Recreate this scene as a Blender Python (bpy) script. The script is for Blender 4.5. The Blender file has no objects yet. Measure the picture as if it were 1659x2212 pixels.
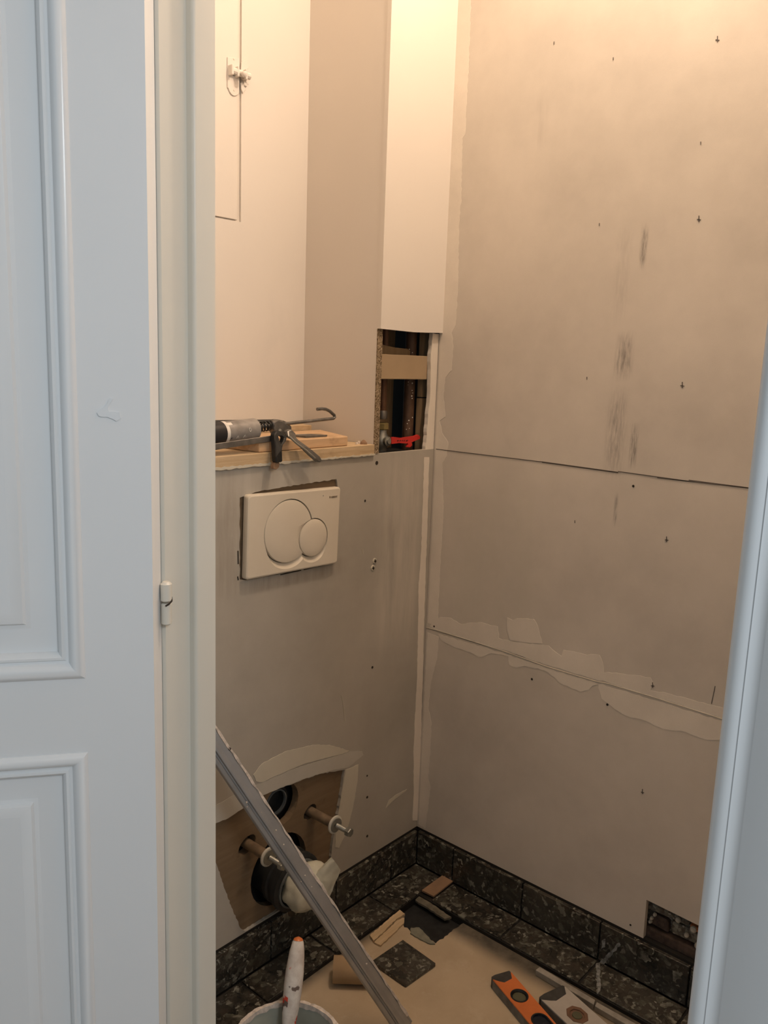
import bpy, bmesh, math, random
from math import sin, cos, pi, radians
from mathutils import Vector, Matrix
from mathutils.geometry import tessellate_polygon

C = bpy.context.scene.collection
# ------------------------------------------------------------------ camera
IW, IH, FPX = 1659.0, 2212.0, 1807.18
CAM = Vector((-1.55347, -1.19684, 1.25957))
YAW, PIT, ROL = radians(49.1078), radians(-10.24025), radians(2.04578)
fw = Vector((sin(YAW) * cos(PIT), cos(YAW) * cos(PIT), sin(PIT)))
r0 = Vector((cos(YAW), -sin(YAW), 0)); u0 = r0.cross(fw)
rt = r0 * cos(ROL) + u0 * sin(ROL); up = u0 * cos(ROL) - r0 * sin(ROL)
cd = bpy.data.cameras.new('camera'); cam = bpy.data.objects.new('camera', cd); C.objects.link(cam)
m = Matrix.Identity(4)
for k in range(3):
    m[k][0] = rt[k]; m[k][1] = up[k]; m[k][2] = -fw[k]; m[k][3] = CAM[k]
cam.matrix_world = m
cd.sensor_fit = 'HORIZONTAL'; cd.sensor_width = 36.0; cd.lens = 36.0 * FPX / IW
cd.clip_start = 0.02
bpy.context.scene.camera = cam
# ------------------------------------------------------------------ world, lamps, exposure
w = bpy.data.worlds.new('hall_daylight'); bpy.context.scene.world = w; w.use_nodes = True
w.node_tree.nodes['Background'].inputs[0].default_value = (0.80, 0.92, 1.0, 1)
w.node_tree.nodes['Background'].inputs[1].default_value = 0.38
def lamp(name, kind, loc, power, col, size, target=None):
    d = bpy.data.lights.new(name, kind); d.energy = power; d.color = col
    if kind == 'AREA': d.size = size
    else: d.shadow_soft_size = size
    o = bpy.data.objects.new(name, d); C.objects.link(o); o.location = loc
    if target is not None:
        o.rotation_euler = (Vector(target) - Vector(loc)).to_track_quat('-Z', 'Y').to_euler()
    return o
lamp('toilet_ceiling_bulb', 'POINT', (-0.27, -0.57, 2.40), 23.8, (1.0, 0.79, 0.61), 0.035)
lamp('hall_ceiling_lamp', 'AREA', (-1.56, -2.35, 2.0), 17.0, (0.88, 0.95, 1.0), 0.5, (-1.1, -0.6, 1.0))
vs = bpy.context.scene.view_settings
bpy.context.scene.display_settings.display_device = 'sRGB'
vs.view_transform = 'Standard'; vs.look = 'None'; vs.gamma = 1.0; vs.use_curve_mapping = False
vs.exposure = 0.0
# ------------------------------------------------------------------ measuring: a ray met with a real plane of the room
def W(px, py, axis, val):
    d = rt * ((px - IW / 2) / FPX) + up * (-(py - IH / 2) / FPX) + fw
    t = (val - CAM[axis]) / d[axis]
    return CAM + d * t
# ------------------------------------------------------------------ mesh helpers (world coordinates)
rng = random.Random(7)
class MB:
    def __init__(s): s.v = []; s.f = []
    def add(s, vs, fs):
        b = len(s.v); s.v += [Vector(p) for p in vs]; s.f += [tuple(i + b for i in f) for f in fs]; return s
    def box(s, lo, hi, M=None):
        x0, y0, z0 = lo; x1, y1, z1 = hi
        vs = [Vector(p) for p in ((x0,y0,z0),(x1,y0,z0),(x1,y1,z0),(x0,y1,z0),(x0,y0,z1),(x1,y0,z1),(x1,y1,z1),(x0,y1,z1))]
        if M is not None: vs = [M @ p for p in vs]
        return s.add(vs, [(0,3,2,1),(4,5,6,7),(0,1,5,4),(1,2,6,5),(2,3,7,6),(3,0,4,7)])
    def slab(s, outer, holes, d):
        """outer / holes: lists of 3-D points in one plane; d: thickness vector"""
        loops = [[Vector(p) for p in outer]] + [[Vector(p) for p in h] for h in holes]
        tris = tessellate_polygon(loops)
        flat = [p for l in loops for p in l]; n = len(flat); d = Vector(d)
        fs = []
        for a, b, c in tris:
            nn = (flat[b] - flat[a]).cross(flat[c] - flat[a])
            if nn.dot(d) < 0: b, c = c, b
            fs.append((a + n, b + n, c + n)); fs.append((a, c, b))
        k = 0
        for l in loops:
            m_ = len(l)
            for i in range(m_): fs.append((k + i, k + (i + 1) % m_, k + (i + 1) % m_ + n, k + i + n))
            k += m_
        return s.add(flat + [p + d for p in flat], fs)
    def tube(s, pts, rad, n=10, cap=True):
        pts = [Vector(p) for p in pts]; rad = rad if isinstance(rad, (list, tuple)) else [rad] * len(pts)
        vs = []; fs = []; ref = None
        for i, p in enumerate(pts):
            t = (pts[min(i + 1, len(pts) - 1)] - pts[max(i - 1, 0)]).normalized()
            if ref is None: ref = Vector((0, 0, 1)) if abs(t.z) < .9 else Vector((1, 0, 0))
            a = (ref - t * ref.dot(t)).normalized(); ref = a; b = t.cross(a)
            for k in range(n):
                an = 2 * pi * k / n; vs.append(p + (a * cos(an) + b * sin(an)) * rad[i])
        for i in range(len(pts) - 1):
            for k in range(n):
                k2 = (k + 1) % n; fs.append((i*n+k, i*n+k2, (i+1)*n+k2, (i+1)*n+k))
        if cap:
            fs.append(tuple(range(n))[::-1]); fs.append(tuple((len(pts)-1)*n + k for k in range(n)))
        return s.add(vs, fs)
    def lathe(s, c, ax, prof, n=32, closed=False):
        """prof: (radius, distance along ax)"""
        c = Vector(c); ax = Vector(ax).normalized()
        ref = Vector((0, 0, 1)) if abs(ax.z) < .9 else Vector((1, 0, 0))
        a = (ref - ax * ref.dot(ax)).normalized(); b = ax.cross(a)
        vs = []; fs = []; L = len(prof)
        for r, h in prof:
            for k in range(n):
                an = 2 * pi * k / n; vs.append(c + ax * h + (a * cos(an) + b * sin(an)) * r)
        for i in range(L if closed else L - 1):
            j = (i + 1) % L
            for k in range(n):
                k2 = (k + 1) % n; fs.append((i*n+k, i*n+k2, j*n+k2, j*n+k))
        if not closed:
            if prof[0][0] > 1e-6: fs.append(tuple(range(n))[::-1])
            if prof[-1][0] > 1e-6: fs.append(tuple((L-1)*n + k for k in range(n)))
        return s.add(vs, fs)
    def sweep(s, frames, prof, cap=True, closed=True):
        """frames: (origin, a, b); prof: 2-D points in a, b"""
        n = len(prof); vs = []; fs = []
        for o, a, b in frames:
            for p in prof: vs.append(Vector(o) + Vector(a) * p[0] + Vector(b) * p[1])
        for i in range(len(frames) - 1):
            for k in range(n if closed else n - 1):
                k2 = (k + 1) % n; fs.append((i*n+k, i*n+k2, (i+1)*n+k2, (i+1)*n+k))
        if cap and closed:
            fs.append(tuple(range(n))[::-1]); fs.append(tuple((len(frames)-1)*n + k for k in range(n)))
        return s.add(vs, fs)
    def build(s, name, mat, parent=None, loc=None, bevel=0, seg=2, smooth=False, weld=False):
        root = Vector((0, 0, 0)); q = parent
        while q is not None: root += Vector(q.location); q = q.parent
        if loc is not None: root = root * 0 + Vector(loc)
        me = bpy.data.meshes.new(name); me.from_pydata([p - root for p in s.v], [], s.f)
        bm = bmesh.new(); bm.from_mesh(me)
        if weld: bmesh.ops.remove_doubles(bm, verts=bm.verts, dist=1e-5)
        bmesh.ops.recalc_face_normals(bm, faces=bm.faces)
        if bevel:
            es = [e for e in bm.edges if len(e.link_faces) == 2 and e.calc_face_angle(0) > .5]
            bmesh.ops.bevel(bm, geom=es, offset=bevel, segments=seg, affect='EDGES', profile=.5, clamp_overlap=True)
        if smooth:
            for f in bm.faces: f.smooth = True
            for e in bm.edges:
                if len(e.link_faces) == 2 and e.calc_face_angle(0) > .6: e.smooth = False
        bm.to_mesh(me); bm.free()
        o = bpy.data.objects.new(name, me); C.objects.link(o)
        if mat: me.materials.append(mat)
        if parent is not None: o.parent = parent
        elif loc is not None: o.location = loc
        return o
def thing(name, label, cat, loc, group=None):
    o = bpy.data.objects.new(name, None); C.objects.link(o); o.location = loc; o.empty_display_size = .03
    return tag(o, label, cat, group)
def tag(o, label, cat, group=None):
    o['label'] = label; o['category'] = cat
    if group: o['group'] = group
    return o
def struct(o, label=None):
    o['kind'] = 'structure'
    if label: o['label'] = label
    return o
def jag(pts, step=.006, amp=.0015, seed=1, closed=True):
    """break a polygon's edges up into a ragged outline (3-D points in a plane)"""
    r = random.Random(seed); out = []; n = len(pts)
    pts = [Vector(p) for p in pts]
    for i in range(n if closed else n - 1):
        a, b = pts[i], pts[(i + 1) % n]; L = (b - a).length; k = max(1, int(L / step))
        for j in range(k):
            p = a.lerp(b, j / k)
            if j:
                t = (b - a).normalized()
                # random offset inside the plane: use neighbours to find the plane direction
                c = pts[(i + 2) % n] - a; c = c - t * c.dot(t)
                if c.length < 1e-6: c = pts[(i + 3) % n] - a; c = c - t * c.dot(t)
                if c.length > 1e-6: p = p + c.normalized() * r.uniform(-amp, amp)
            out.append(p)
    if not closed: out.append(pts[-1])
    return out
# ------------------------------------------------------------------ materials
class N:
    def __init__(s, name):
        s.m = bpy.data.materials.new(name); s.m.use_nodes = True; s.t = s.m.node_tree
        s.b = s.t.nodes['Principled BSDF']; s.co = None
    def n(s, typ, **k):
        o = s.t.nodes.new(typ)
        for a, b in k.items():
            if a.startswith('_'): setattr(o, a[1:], b)
            else:
                key = int(a[1:]) if a[0] == 'i' and a[1:].isdigit() else a.replace('_', ' ')
                s.set(o.inputs[key], b)
        return o
    def set(s, inp, v):
        if isinstance(v, bpy.types.NodeSocket): s.t.links.new(v, inp)
        elif isinstance(v, (tuple, list)) and len(v) == 3 and inp.type == 'RGBA': inp.default_value = (*v, 1)
        else: inp.default_value = v
    def coord(s, scale=(1, 1, 1)):
        if s.co is None: s.co = s.n('ShaderNodeTexCoord').outputs['Object']
        if scale == (1, 1, 1): return s.co
        return s.n('ShaderNodeMapping', Vector=s.co, Scale=scale).outputs[0]
    def noise(s, sc, detail=4, rough=.55, scale=(1, 1, 1), dist=0):
        return s.n('ShaderNodeTexNoise', Vector=s.coord(scale), Scale=sc, Detail=detail, Roughness=rough, Distortion=dist).outputs[0]
    def vor(s, sc, feature='F1', out=0, scale=(1, 1, 1), vec=None, rnd=1.0):
        return s.n('ShaderNodeTexVoronoi', _feature=feature, Vector=vec or s.coord(scale), Scale=sc, Randomness=rnd).outputs[out]
    def ramp(s, fac, stops, inter='LINEAR'):
        o = s.n('ShaderNodeValToRGB', Fac=fac); cr = o.color_ramp; cr.interpolation = inter
        while len(cr.elements) < len(stops): cr.elements.new(.5)
        for e, (p, c) in zip(cr.elements, stops):
            e.position = p; e.color = (c, c, c, 1) if isinstance(c, (int, float)) else (*c, 1)
        return o.outputs[0]
    def mix(s, fac, a, b, mode='MIX'):
        o = s.n('ShaderNodeMix', _data_type='RGBA', _blend_type=mode)
        s.set(o.inputs[0], fac); s.set(o.inputs[6], a); s.set(o.inputs[7], b); return o.outputs[2]
    def math(s, op, a, b=0.0, c=0.0, clamp=False):
        o = s.n('ShaderNodeMath', _operation=op, _use_clamp=clamp); s.set(o.inputs[0], a); s.set(o.inputs[1], b); s.set(o.inputs[2], c); return o.outputs[0]
    def axis(s, i):
        if not hasattr(s, 'sep'): s.sep = s.n('ShaderNodeSeparateXYZ', Vector=s.coord())
        return s.sep.outputs[i]
    def band(s, i, lo, hi, soft):
        a = s.n('ShaderNodeMapRange', _interpolation_type='SMOOTHSTEP', i0=s.axis(i), i1=lo - soft, i2=lo + soft).outputs[0]
        b = s.n('ShaderNodeMapRange', _interpolation_type='SMOOTHSTEP', i0=s.axis(i), i1=hi - soft, i2=hi + soft).outputs[0]
        return s.math('SUBTRACT', a, b, clamp=True)
    def bump(s, h, strength=.2, dist=.002):
        o = s.n('ShaderNodeBump', Height=h, Strength=strength, Distance=dist); s.set(s.b.inputs['Normal'], o.outputs[0])
    def out(s, col=None, rough=None, metal=None, spec=None, **k):
        for key, v in (('Base Color', col), ('Roughness', rough), ('Metallic', metal), ('Specular IOR Level', spec)):
            if v is not None: s.set(s.b.inputs[key], v)
        for key, v in k.items(): s.set(s.b.inputs[key.replace('_', ' ')], v)
        return s.m
def plain(name, col, rough=.6, metal=0.0, var=.12, sc=25, bump=.0, spec=.4):
    n = N(name); f = n.noise(sc, 5)
    c = n.mix(n.ramp(f, [(.3, 0.0), (.7, 1.0)]), tuple(x * (1 - var) for x in col), tuple(min(1, x * (1 + var)) for x in col))
    if bump: n.bump(n.noise(sc * 6, 4), bump, .001)
    return n.out(c, rough, metal, spec)
def plaster_board(name, col, smears=(), marks=(), spots=True):
    n = N(name)
    big = n.noise(3.2, 5, .6); mid = n.noise(14, 5, .6)
    c = n.mix(n.ramp(big, [(.32, 0.0), (.68, 1.0)]), tuple(x * .87 for x in col), tuple(x * 1.09 for x in col))
    c = n.mix(n.math('MULTIPLY', n.ramp(mid, [(.45, 0.0), (.75, 1.0)]), .35), c, tuple(x * 1.12 for x in col))
    grain = n.noise(900, 2)
    c = n.mix(n.math('MULTIPLY', n.ramp(grain, [(.4, 1.0), (.6, 0.0)]), .10), c, tuple(x * .7 for x in col))
    for (i, lo, hi, s1, j, lo2, hi2, s2, colr, amt, sc) in smears:
        mk = n.math('MULTIPLY', n.band(i, lo, hi, s1), n.band(j, lo2, hi2, s2))
        tex = n.ramp(n.noise(sc, 5, .65, (1, 1, .12)), [(.35, 0.0), (.65, 1.0)])
        c = n.mix(n.math('MULTIPLY', n.math('MULTIPLY', mk, tex), amt), c, colr)
    n.bump(n.noise(160, 5, .6), .12, .001)
    return n.out(c, .92, spec=.25)
M = {}
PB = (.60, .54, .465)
dk = (.10, .085, .075)
M['board_right'] = plaster_board('plasterboard_right', PB, [
    # dark rubbed marks: axis y range, axis z range
    (1, -.482, -.470, .004, 2, 1.455, 1.520, .015, dk, .75, 220),
    (1, -.470, -.440, .010, 2, 1.250, 1.320, .020, dk, .60, 260),
    (1, -.461, -.453, .003, 2, 1.280, 1.296, .006, dk, .95, 60),
    (1, -.468, -.435, .012, 2, 1.060, 1.205, .030, dk, .45, 240),
    (1, -.498, -.484, .003, 2, 1.075, 1.150, .012, dk, .60, 260),
    (1, -.468, -.462, .003, 2, .955, 1.010, .012, dk, .75, 240),
    (1, -.450, -.425, .010, 2, 1.360, 1.520, .03, dk, .14, 200),
    (1, -.245, -.225, .010, 2, 1.700, 1.790, .02, dk, .12, 90),
    (1, -.30, -.02, .06, 2, .60, 1.02, .12, tuple(x * .90 for x in (PB[0] * .98, PB[1], PB[2] * .95)), .5, 9)])
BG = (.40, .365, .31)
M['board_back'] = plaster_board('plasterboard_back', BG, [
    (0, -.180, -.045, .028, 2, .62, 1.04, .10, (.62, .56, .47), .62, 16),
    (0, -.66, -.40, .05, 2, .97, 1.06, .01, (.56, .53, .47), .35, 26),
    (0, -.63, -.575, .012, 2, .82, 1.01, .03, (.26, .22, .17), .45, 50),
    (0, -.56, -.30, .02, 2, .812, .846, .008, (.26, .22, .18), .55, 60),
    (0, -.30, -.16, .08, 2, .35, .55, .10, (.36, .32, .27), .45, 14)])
M['filler'] = plaster_board('joint_filler', (.71, .64, .55))
M['filler_pale'] = plaster_board('joint_filler_pale', (.54, .495, .40))
M['filler_grey'] = plaster_board('joint_filler_grey', (.46, .43, .37))
def paint(name, col, rough, bump=.05, sc=35):
    n = N(name)
    f = n.noise(2.5, 4); c = n.mix(n.ramp(f, [(.35, 0.0), (.65, 1.0)]), tuple(x * .965 for x in col), col)
    n.bump(n.noise(sc, 4, .6), bump, .002)
    return n.out(c, rough, spec=.5)
M['wall_paint'] = paint('white_wall_paint', (.71, .655, .59), .75, .10, 60)
def recess_paint():
    n = N('white_wall_paint_dusty')
    c = n.mix(n.ramp(n.noise(2.5, 4), [(.35, 0.0), (.65, 1.0)]), (.68, .63, .57), (.71, .655, .59))
    mk = n.math('MULTIPLY', n.band(0, -.36, -.22, .05), n.band(2, 1.14, 1.40, .07))
    c = n.mix(n.math('MULTIPLY', n.math('MULTIPLY', mk, n.ramp(n.noise(14, 5, .6, (1, 1, .6)), [(.40, 0.0), (.65, 1.0)])), .45), c, (.62, .58, .53))
    n.bump(n.noise(60, 4, .6), .10, .002)
    return n.out(c, .75, spec=.4)
M['recess_paint'] = recess_paint()
M['door_paint'] = paint('white_gloss_door_paint', (.78, .79, .80), .24, .06, 22)
M['jamb_paint'] = paint('cream_gloss_frame_paint', (.66, .63, .555), .38, .05, 26)
M['frame_paint'] = paint('white_gloss_frame_paint', (.76, .78, .80), .32, .05, 26)
def granite():
    n = N('polished_dark_granite')
    warp = n.n('ShaderNodeMixRGB', _blend_type='ADD', Fac=.035, Color1=n.coord(), Color2=n.n('ShaderNodeTexNoise', Vector=n.coord(), Scale=40, Detail=3).outputs[1]).outputs[0]
    v1 = n.vor(75, vec=warp); v2 = n.vor(150, vec=warp); cc = n.vor(75, out=1, vec=warp); c2 = n.vor(150, out=1, vec=warp)
    sp = n.n('ShaderNodeSeparateColor', Color=cc); s2 = n.n('ShaderNodeSeparateColor', Color=c2)
    base = n.ramp(sp.outputs[0], [(0.0, (.008, .008, .007)), (.35, (.020, .018, .015)), (.6, (.035, .026, .019)), (.8, (.055, .054, .041)), (.92, (.12, .118, .095)), (1.0, (.24, .23, .19))])
    fine = n.ramp(s2.outputs[0], [(0.0, (.008, .007, .006)), (.7, (.030, .026, .021)), (.88, (.10, .096, .078)), (1.0, (.30, .29, .24))])
    c = n.mix(n.ramp(n.noise(30, 4), [(.35, 0.0), (.6, 1.0)]), base, fine)
    dust = n.ramp(n.noise(9, 6, .65), [(.38, 0.03), (.78, .38)])
    c = n.mix(dust, c, (.17, .155, .125))
    drop = n.ramp(n.vor(38, vec=warp), [(.0, 1.0), (.10, .75), (.16, 0.0)])
    keep = n.ramp(n.noise(16, 3), [(.56, 0.0), (.62, 1.0)])
    c = n.mix(n.math('MULTIPLY', n.math('MULTIPLY', drop, keep), .55), c, (.36, .34, .28))
    rg = n.ramp(n.noise(14, 5, .6), [(.35, .08), (.75, .34)])
    return n.out(c, rg, spec=.55)
M['granite'] = granite()
M['grout'] = plain('black_joint', (.014, .012, .010), .55, var=.3)
M['edging'] = plain('grey_edging', (.30, .275, .235), .6, var=.25, sc=40)
M['old_paper'] = plain('grey_green_paper', (.20, .195, .15), .85, var=.2, sc=60)
M['old_adhesive'] = plain('old_adhesive', (.13, .115, .085), .85, var=.35, sc=70)
M['bitumen'] = plain('black_bitumen', (.017, .017, .017), .5, var=.5, sc=60, bump=.3)
def floor_sheet():
    n = N('dusty_beige_underlay')
    c = n.mix(n.ramp(n.noise(5, 5, .6), [(.3, 0.0), (.7, 1.0)]), (.41, .32, .215), (.52, .415, .29))
    c = n.mix(n.math('MULTIPLY', n.ramp(n.noise(22, 6, .7), [(.55, 0.0), (.75, 1.0)]), .5), c, (.55, .46, .34))
    # soft-edged dark band along the tiled strips
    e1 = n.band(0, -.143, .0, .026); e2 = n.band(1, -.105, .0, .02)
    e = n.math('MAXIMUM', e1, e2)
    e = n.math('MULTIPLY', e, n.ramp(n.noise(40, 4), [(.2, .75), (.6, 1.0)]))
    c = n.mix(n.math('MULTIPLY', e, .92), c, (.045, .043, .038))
    sp = n.ramp(n.vor(60), [(.0, 1.0), (.06, 0.0)]); kp = n.ramp(n.noise(20, 2), [(.60, 0.0), (.64, 1.0)])
    c = n.mix(n.math('MULTIPLY', sp, kp), c, (.10, .07, .04))
    n.bump(n.noise(60, 5), .25, .002)
    return n.out(c, .8, spec=.3)
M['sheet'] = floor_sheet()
def wood(name, a, b, ax=0, sc=1.0, rough=.65):
    n = N(name); s = [30, 30, 30]; s[ax] = 2.2
    c = n.mix(n.ramp(n.noise(4 * sc, 6, .6, tuple(s), .6), [(.3, 0.0), (.7, 1.0)]), a, b)
    d = n.ramp(n.noise(18, 5, .65), [(.58, 0.0), (.72, .6)])
    c = n.mix(d, c, tuple(x * .6 for x in a))
    n.bump(n.noise(5, 4, .6, tuple(s)), .15, .001)
    return n.out(c, rough, spec=.3)
M['ledge_wood'] = wood('ledge_pine', (.46, .33, .19), (.62, .47, .30))
M['block_wood'] = wood('block_pine', (.50, .32, .18), (.66, .46, .28))
M['stud_wood'] = wood('stud_pine', (.27, .185, .10), (.36, .255, .15), 2)
M['mdf'] = plain('smooth_brown_board', (.37, .27, .165), .6, var=.06, sc=12)
M['ply'] = wood('brown_backing_ply', (.155, .105, .060), (.20, .138, .082), 0, .5, .7)
def chip():
    n = N('chipboard_edge'); v = n.n('ShaderNodeSeparateColor', Color=n.vor(420, out=1)).outputs[0]
    c = n.ramp(v, [(.0, (.09, .06, .035)), (.3, (.20, .145, .085)), (.7, (.29, .215, .135)), (1, (.40, .31, .21))])
    n.bump(v, .6, .002); return n.out(c, .9, spec=.2)
M['chip'] = chip()
M['dark'] = plain('void_shade_dark', (.012, .011, .010), .9, var=.3)  # near-black colour paints in the shade of the voids behind the boards
M['copper'] = plain('aged_pipe', (.15, .075, .042), .5, .25, var=.35, sc=40)
M['rust_pipe'] = plain('brown_painted_pipe', (.095, .052, .030), .55, var=.3, sc=30)
M['white_fleck'] = plain('plaster_fleck', (.75, .70, .62), .8)
M['brass'] = plain('dull_brass', (.33, .26, .11), .45, .6, var=.3, sc=60)
M['steel'] = plain('zinc_steel', (.33, .33, .30), .46, .8, var=.2, sc=60)
M['steel_dark'] = plain('worn_dark_steel', (.20, .19, .175), .42, .75, var=.3, sc=50)
M['alu'] = plain('dull_aluminium', (.40, .41, .42), .42, .8, var=.14, sc=14)
M['crust'] = plain('dried_plaster_crust', (.56, .48, .41), .9, var=.25, sc=120, bump=.5)
M['red'] = plain('red_lever_coating', (.55, .030, .022), .4, var=.15)
M['red_print'] = plain('dark_red_print', (.10, .008, .008), .5)
M['black_plastic'] = plain('black_plastic', (.012, .013, .013), .42, var=.3)
M['black_rubber'] = plain('black_rubber', (.018, .019, .019), .5, var=.35, sc=40)
M['grey_rubber'] = plain('grey_rubber_seal', (.11, .12, .12), .5, var=.2)
def plate_mat(name='cream_plastic', k=1.0):
    n = N(name); c = n.mix(n.ramp(n.noise(9, 4), [(.35, 0.0), (.65, 1.0)]), (.62 * k, .55 * k, .44 * k), (.66 * k, .59 * k, .48 * k))
    d = n.ramp(n.noise(45, 5, .7), [(.66, 0.0), (.78, .35)]); c = n.mix(d, c, (.40, .34, .27))
    return n.out(c, .33, spec=.5)
M['plate'] = plate_mat()
M['print'] = plain('grey_brown_print', (.20, .15, .10), .5)
M['washer'] = plain('white_nylon_washer', (.56, .54, .47), .5, var=.1)
M['sleeve'] = plain('brown_sleeve', (.17, .12, .075), .6, var=.3, sc=50)
M['cloth'] = plain('pale_plastic_bag', (.60, .58, .47), .45, var=.15, sc=30, bump=.2)
M['orange'] = plain('orange_lacquer', (.60, .165, .045), .35, var=.12, sc=20)
M['level_grey'] = plain('dusty_alloy', (.47, .43, .38), .5, .25, var=.12, sc=20)
M['level_side'] = plain('dirty_level_side', (.20, .19, .17), .6, .2, var=.5, sc=30)
M['end_cap'] = plain('dark_end_cap', (.045, .043, .040), .55, var=.4, sc=40)
M['vial_brown'] = plain('brown_vial_housing', (.16, .085, .05), .45, var=.25)
def glass():
    n = N('vial_glass'); return n.out((.10, .095, .055), .06, spec=.7)
M['vial'] = glass()
M['vial_blue'] = plain('dark_blue_vial', (.012, .014, .022), .12, var=.3)
M['cardboard'] = plain('brown_cardboard', (.36, .25, .145), .85, var=.10, sc=30, bump=.2)
M['brown_card'] = plain('reddish_hardboard', (.26, .16, .095), .8, var=.12, sc=40)
M['bucket'] = plain('plaster_coated_bucket', (.34, .345, .285), .65, var=.12, sc=18, bump=.2)
def brush_mat():
    n = N('plastered_brush_handle')
    c = n.mix(n.ramp(n.noise(30, 5, .65), [(.35, 0.0), (.6, 1.0)]), (.50, .42, .36), (.68, .62, .55))
    r = n.ramp(n.noise(26, 4, .6), [(.60, 0.0), (.63, 1.0)]); c = n.mix(r, c, (.62, .07, .04))
    d = n.ramp(n.noise(55, 3, .6), [(.64, 0.0), (.68, 1.0)]); c = n.mix(d, c, (.14, .10, .08))
    n.bump(n.noise(150, 4), .3, .001)
    return n.out(c, .7, spec=.3)
M['brush'] = brush_mat()
def rubble():
    n = N('old_masonry'); v = n.n('ShaderNodeSeparateColor', Color=n.vor(160, out=1)).outputs[0]
    c = n.ramp(v, [(0, (.10, .08, .06)), (.6, (.18, .16, .125)), (.9, (.27, .25, .20)), (1, (.40, .36, .30))])
    n.bump(n.noise(120, 5), .6, .004); return n.out(c, .9, spec=.2)
M['rubble'] = rubble()
M['brick_dark'] = plain('dark_brick', (.075, .05, .038), .85, var=.5, sc=50, bump=.5)
M['brick_red'] = plain('orange_brick', (.45, .16, .06), .85, var=.4, sc=50, bump=.5)
M['mortar'] = plain('pale_mortar', (.50, .45, .37), .95, var=.25, sc=60, bump=.5)
M['mortar_dull'] = plain('grey_plaster_splash', (.20, .20, .19), .9, var=.6, sc=140, bump=.4)
M['pencil'] = plain('pencil_graphite', (.11, .09, .075), .7)
M['hole'] = plain('dark_hole', (.03, .022, .016), .95)
M['tube_body'] = plain('silver_grey_label', (.27, .25, .23), .36, .15, var=.4, sc=26)
M['tube_black'] = plain('black_label_band', (.018, .018, .02), .4)
M['tube_white'] = plain('white_label_print', (.72, .68, .62), .5)
M['hatch_gap'] = paint('white_paint_in_gap', (.70, .64, .56), .6)
M['hall_floor'] = wood('hall_floor_boards', (.22, .15, .09), (.32, .23, .14), 1)

# ------------------------------------------------------------------ the room
ZC = 2.6
# floor: dark screed, torn beige underlay on it, granite tiles left along two walls
flo = struct(MB().box((-.95, -1.16, -.12), (.03, .03, -.022)).build('floor', M['bitumen']))
fz = -.012
def FP(px, py, z=fz): return W(px, py, 2, z)
pit = [FP(*p) for p in ((852,1966),(872,1983),(868,1990),(873,2003),(880,2004),(887,2012),(889,2004),(895,2011),(903,2005),(918,2020),(929,2030),(941,2038),(1004,1990),(1012,1984))]
sheet_poly = [(-.86,-1.15,fz),(-.86,-.085,fz)] + [tuple(pit[0])] + [tuple(p) for p in jag(pit, .008, .0025, 3, False)[1:-1]] + [(-.085,pit[-1].y,fz),(-.085,-1.15,fz)]
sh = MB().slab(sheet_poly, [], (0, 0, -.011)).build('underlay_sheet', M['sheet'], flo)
# seams pressed into the underlay
TG = .0055
def tile_box(x0, x1, y0, y1, z0, z1, parent, mat=None):
    g = TG / 2
    return MB().box((x0 + g, y0 + g, z0), (x1 - g, y1 - g, z1)).build('tile', mat or M['granite'], parent, bevel=.0012, seg=1)
MB().box((-.86, -.093, -.0225), (0, .0, -.004)).build('tile_bed', M['grout'], flo)
MB().box((-.100, -1.15, -.0225), (0, -.093, -.004)).build('tile_bed', M['grout'], flo)
for x0, x1 in ((-.86,-.775),(-.775,-.58),(-.58,-.385),(-.385,-.19),(-.19,-.008)):
    tile_box(x0, x1, -.094, -.008, -.010, 0, flo)
for y0, y1 in ((-.322,-.127),(-.519,-.322),(-.716,-.519),(-.913,-.716),(-1.11,-.913)):
    tile_box(-.100, -.008, y0, y1, -.010, 0, flo)
# skirting of cut granite tiles
bb = struct(MB().box((-.86, -.0005, -.02), (0, .012, .0955)).build('baseboard_back', M['grout']))
for x0, x1 in ((-.86,-.690),(-.690,-.495),(-.495,-.300),(-.300,-.105),(-.105,-.006)):
    MB().box((x0 + .0018, -.0085, .001), (x1 - .0018, .002, .0890)).build('tile', M['granite'], bb, bevel=.0012, seg=1)
br = struct(MB().box((-.0005, -1.15, -.02), (.012, 0, .0955)).build('baseboard_right', M['grout']))
for y0, y1 in ((-.122,-.009),(-.320,-.122),(-.515,-.320),(-.710,-.515),(-.905,-.710),(-1.10,-.905)):
    MB().box((-.0085, y0 + .0018, .001), (.002, y1 - .0018, .0890)).build('tile', M['granite'], br, bevel=.0012, seg=1)

# right wall: plasterboard sheets on the old masonry
wr = struct(MB().box((.055, -1.16, -.05), (.14, .25, ZC)).build('wall_right', M['dark']))
def RP(px, py, x=0.0): return W(px, py, 0, x)
MB().slab([(0, -1.15, .6225), (0, 0, .6225), (0, 0, ZC), (0, -1.15, ZC)], [], (.0125, 0, 0)).build('plasterboard_sheet', M['board_right'], wr)
MB().slab([(0, -1.15, .0955), (0, -.735, .0955), (0, -.735, .180), (0, -.606, .184), (0, -.607, .0955), (0, 0, .0955), (0, 0, .6215), (0, -1.15, .6215)], [], (.0125, 0, 0)).build('plasterboard_sheet', M['board_right'], wr)
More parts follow.
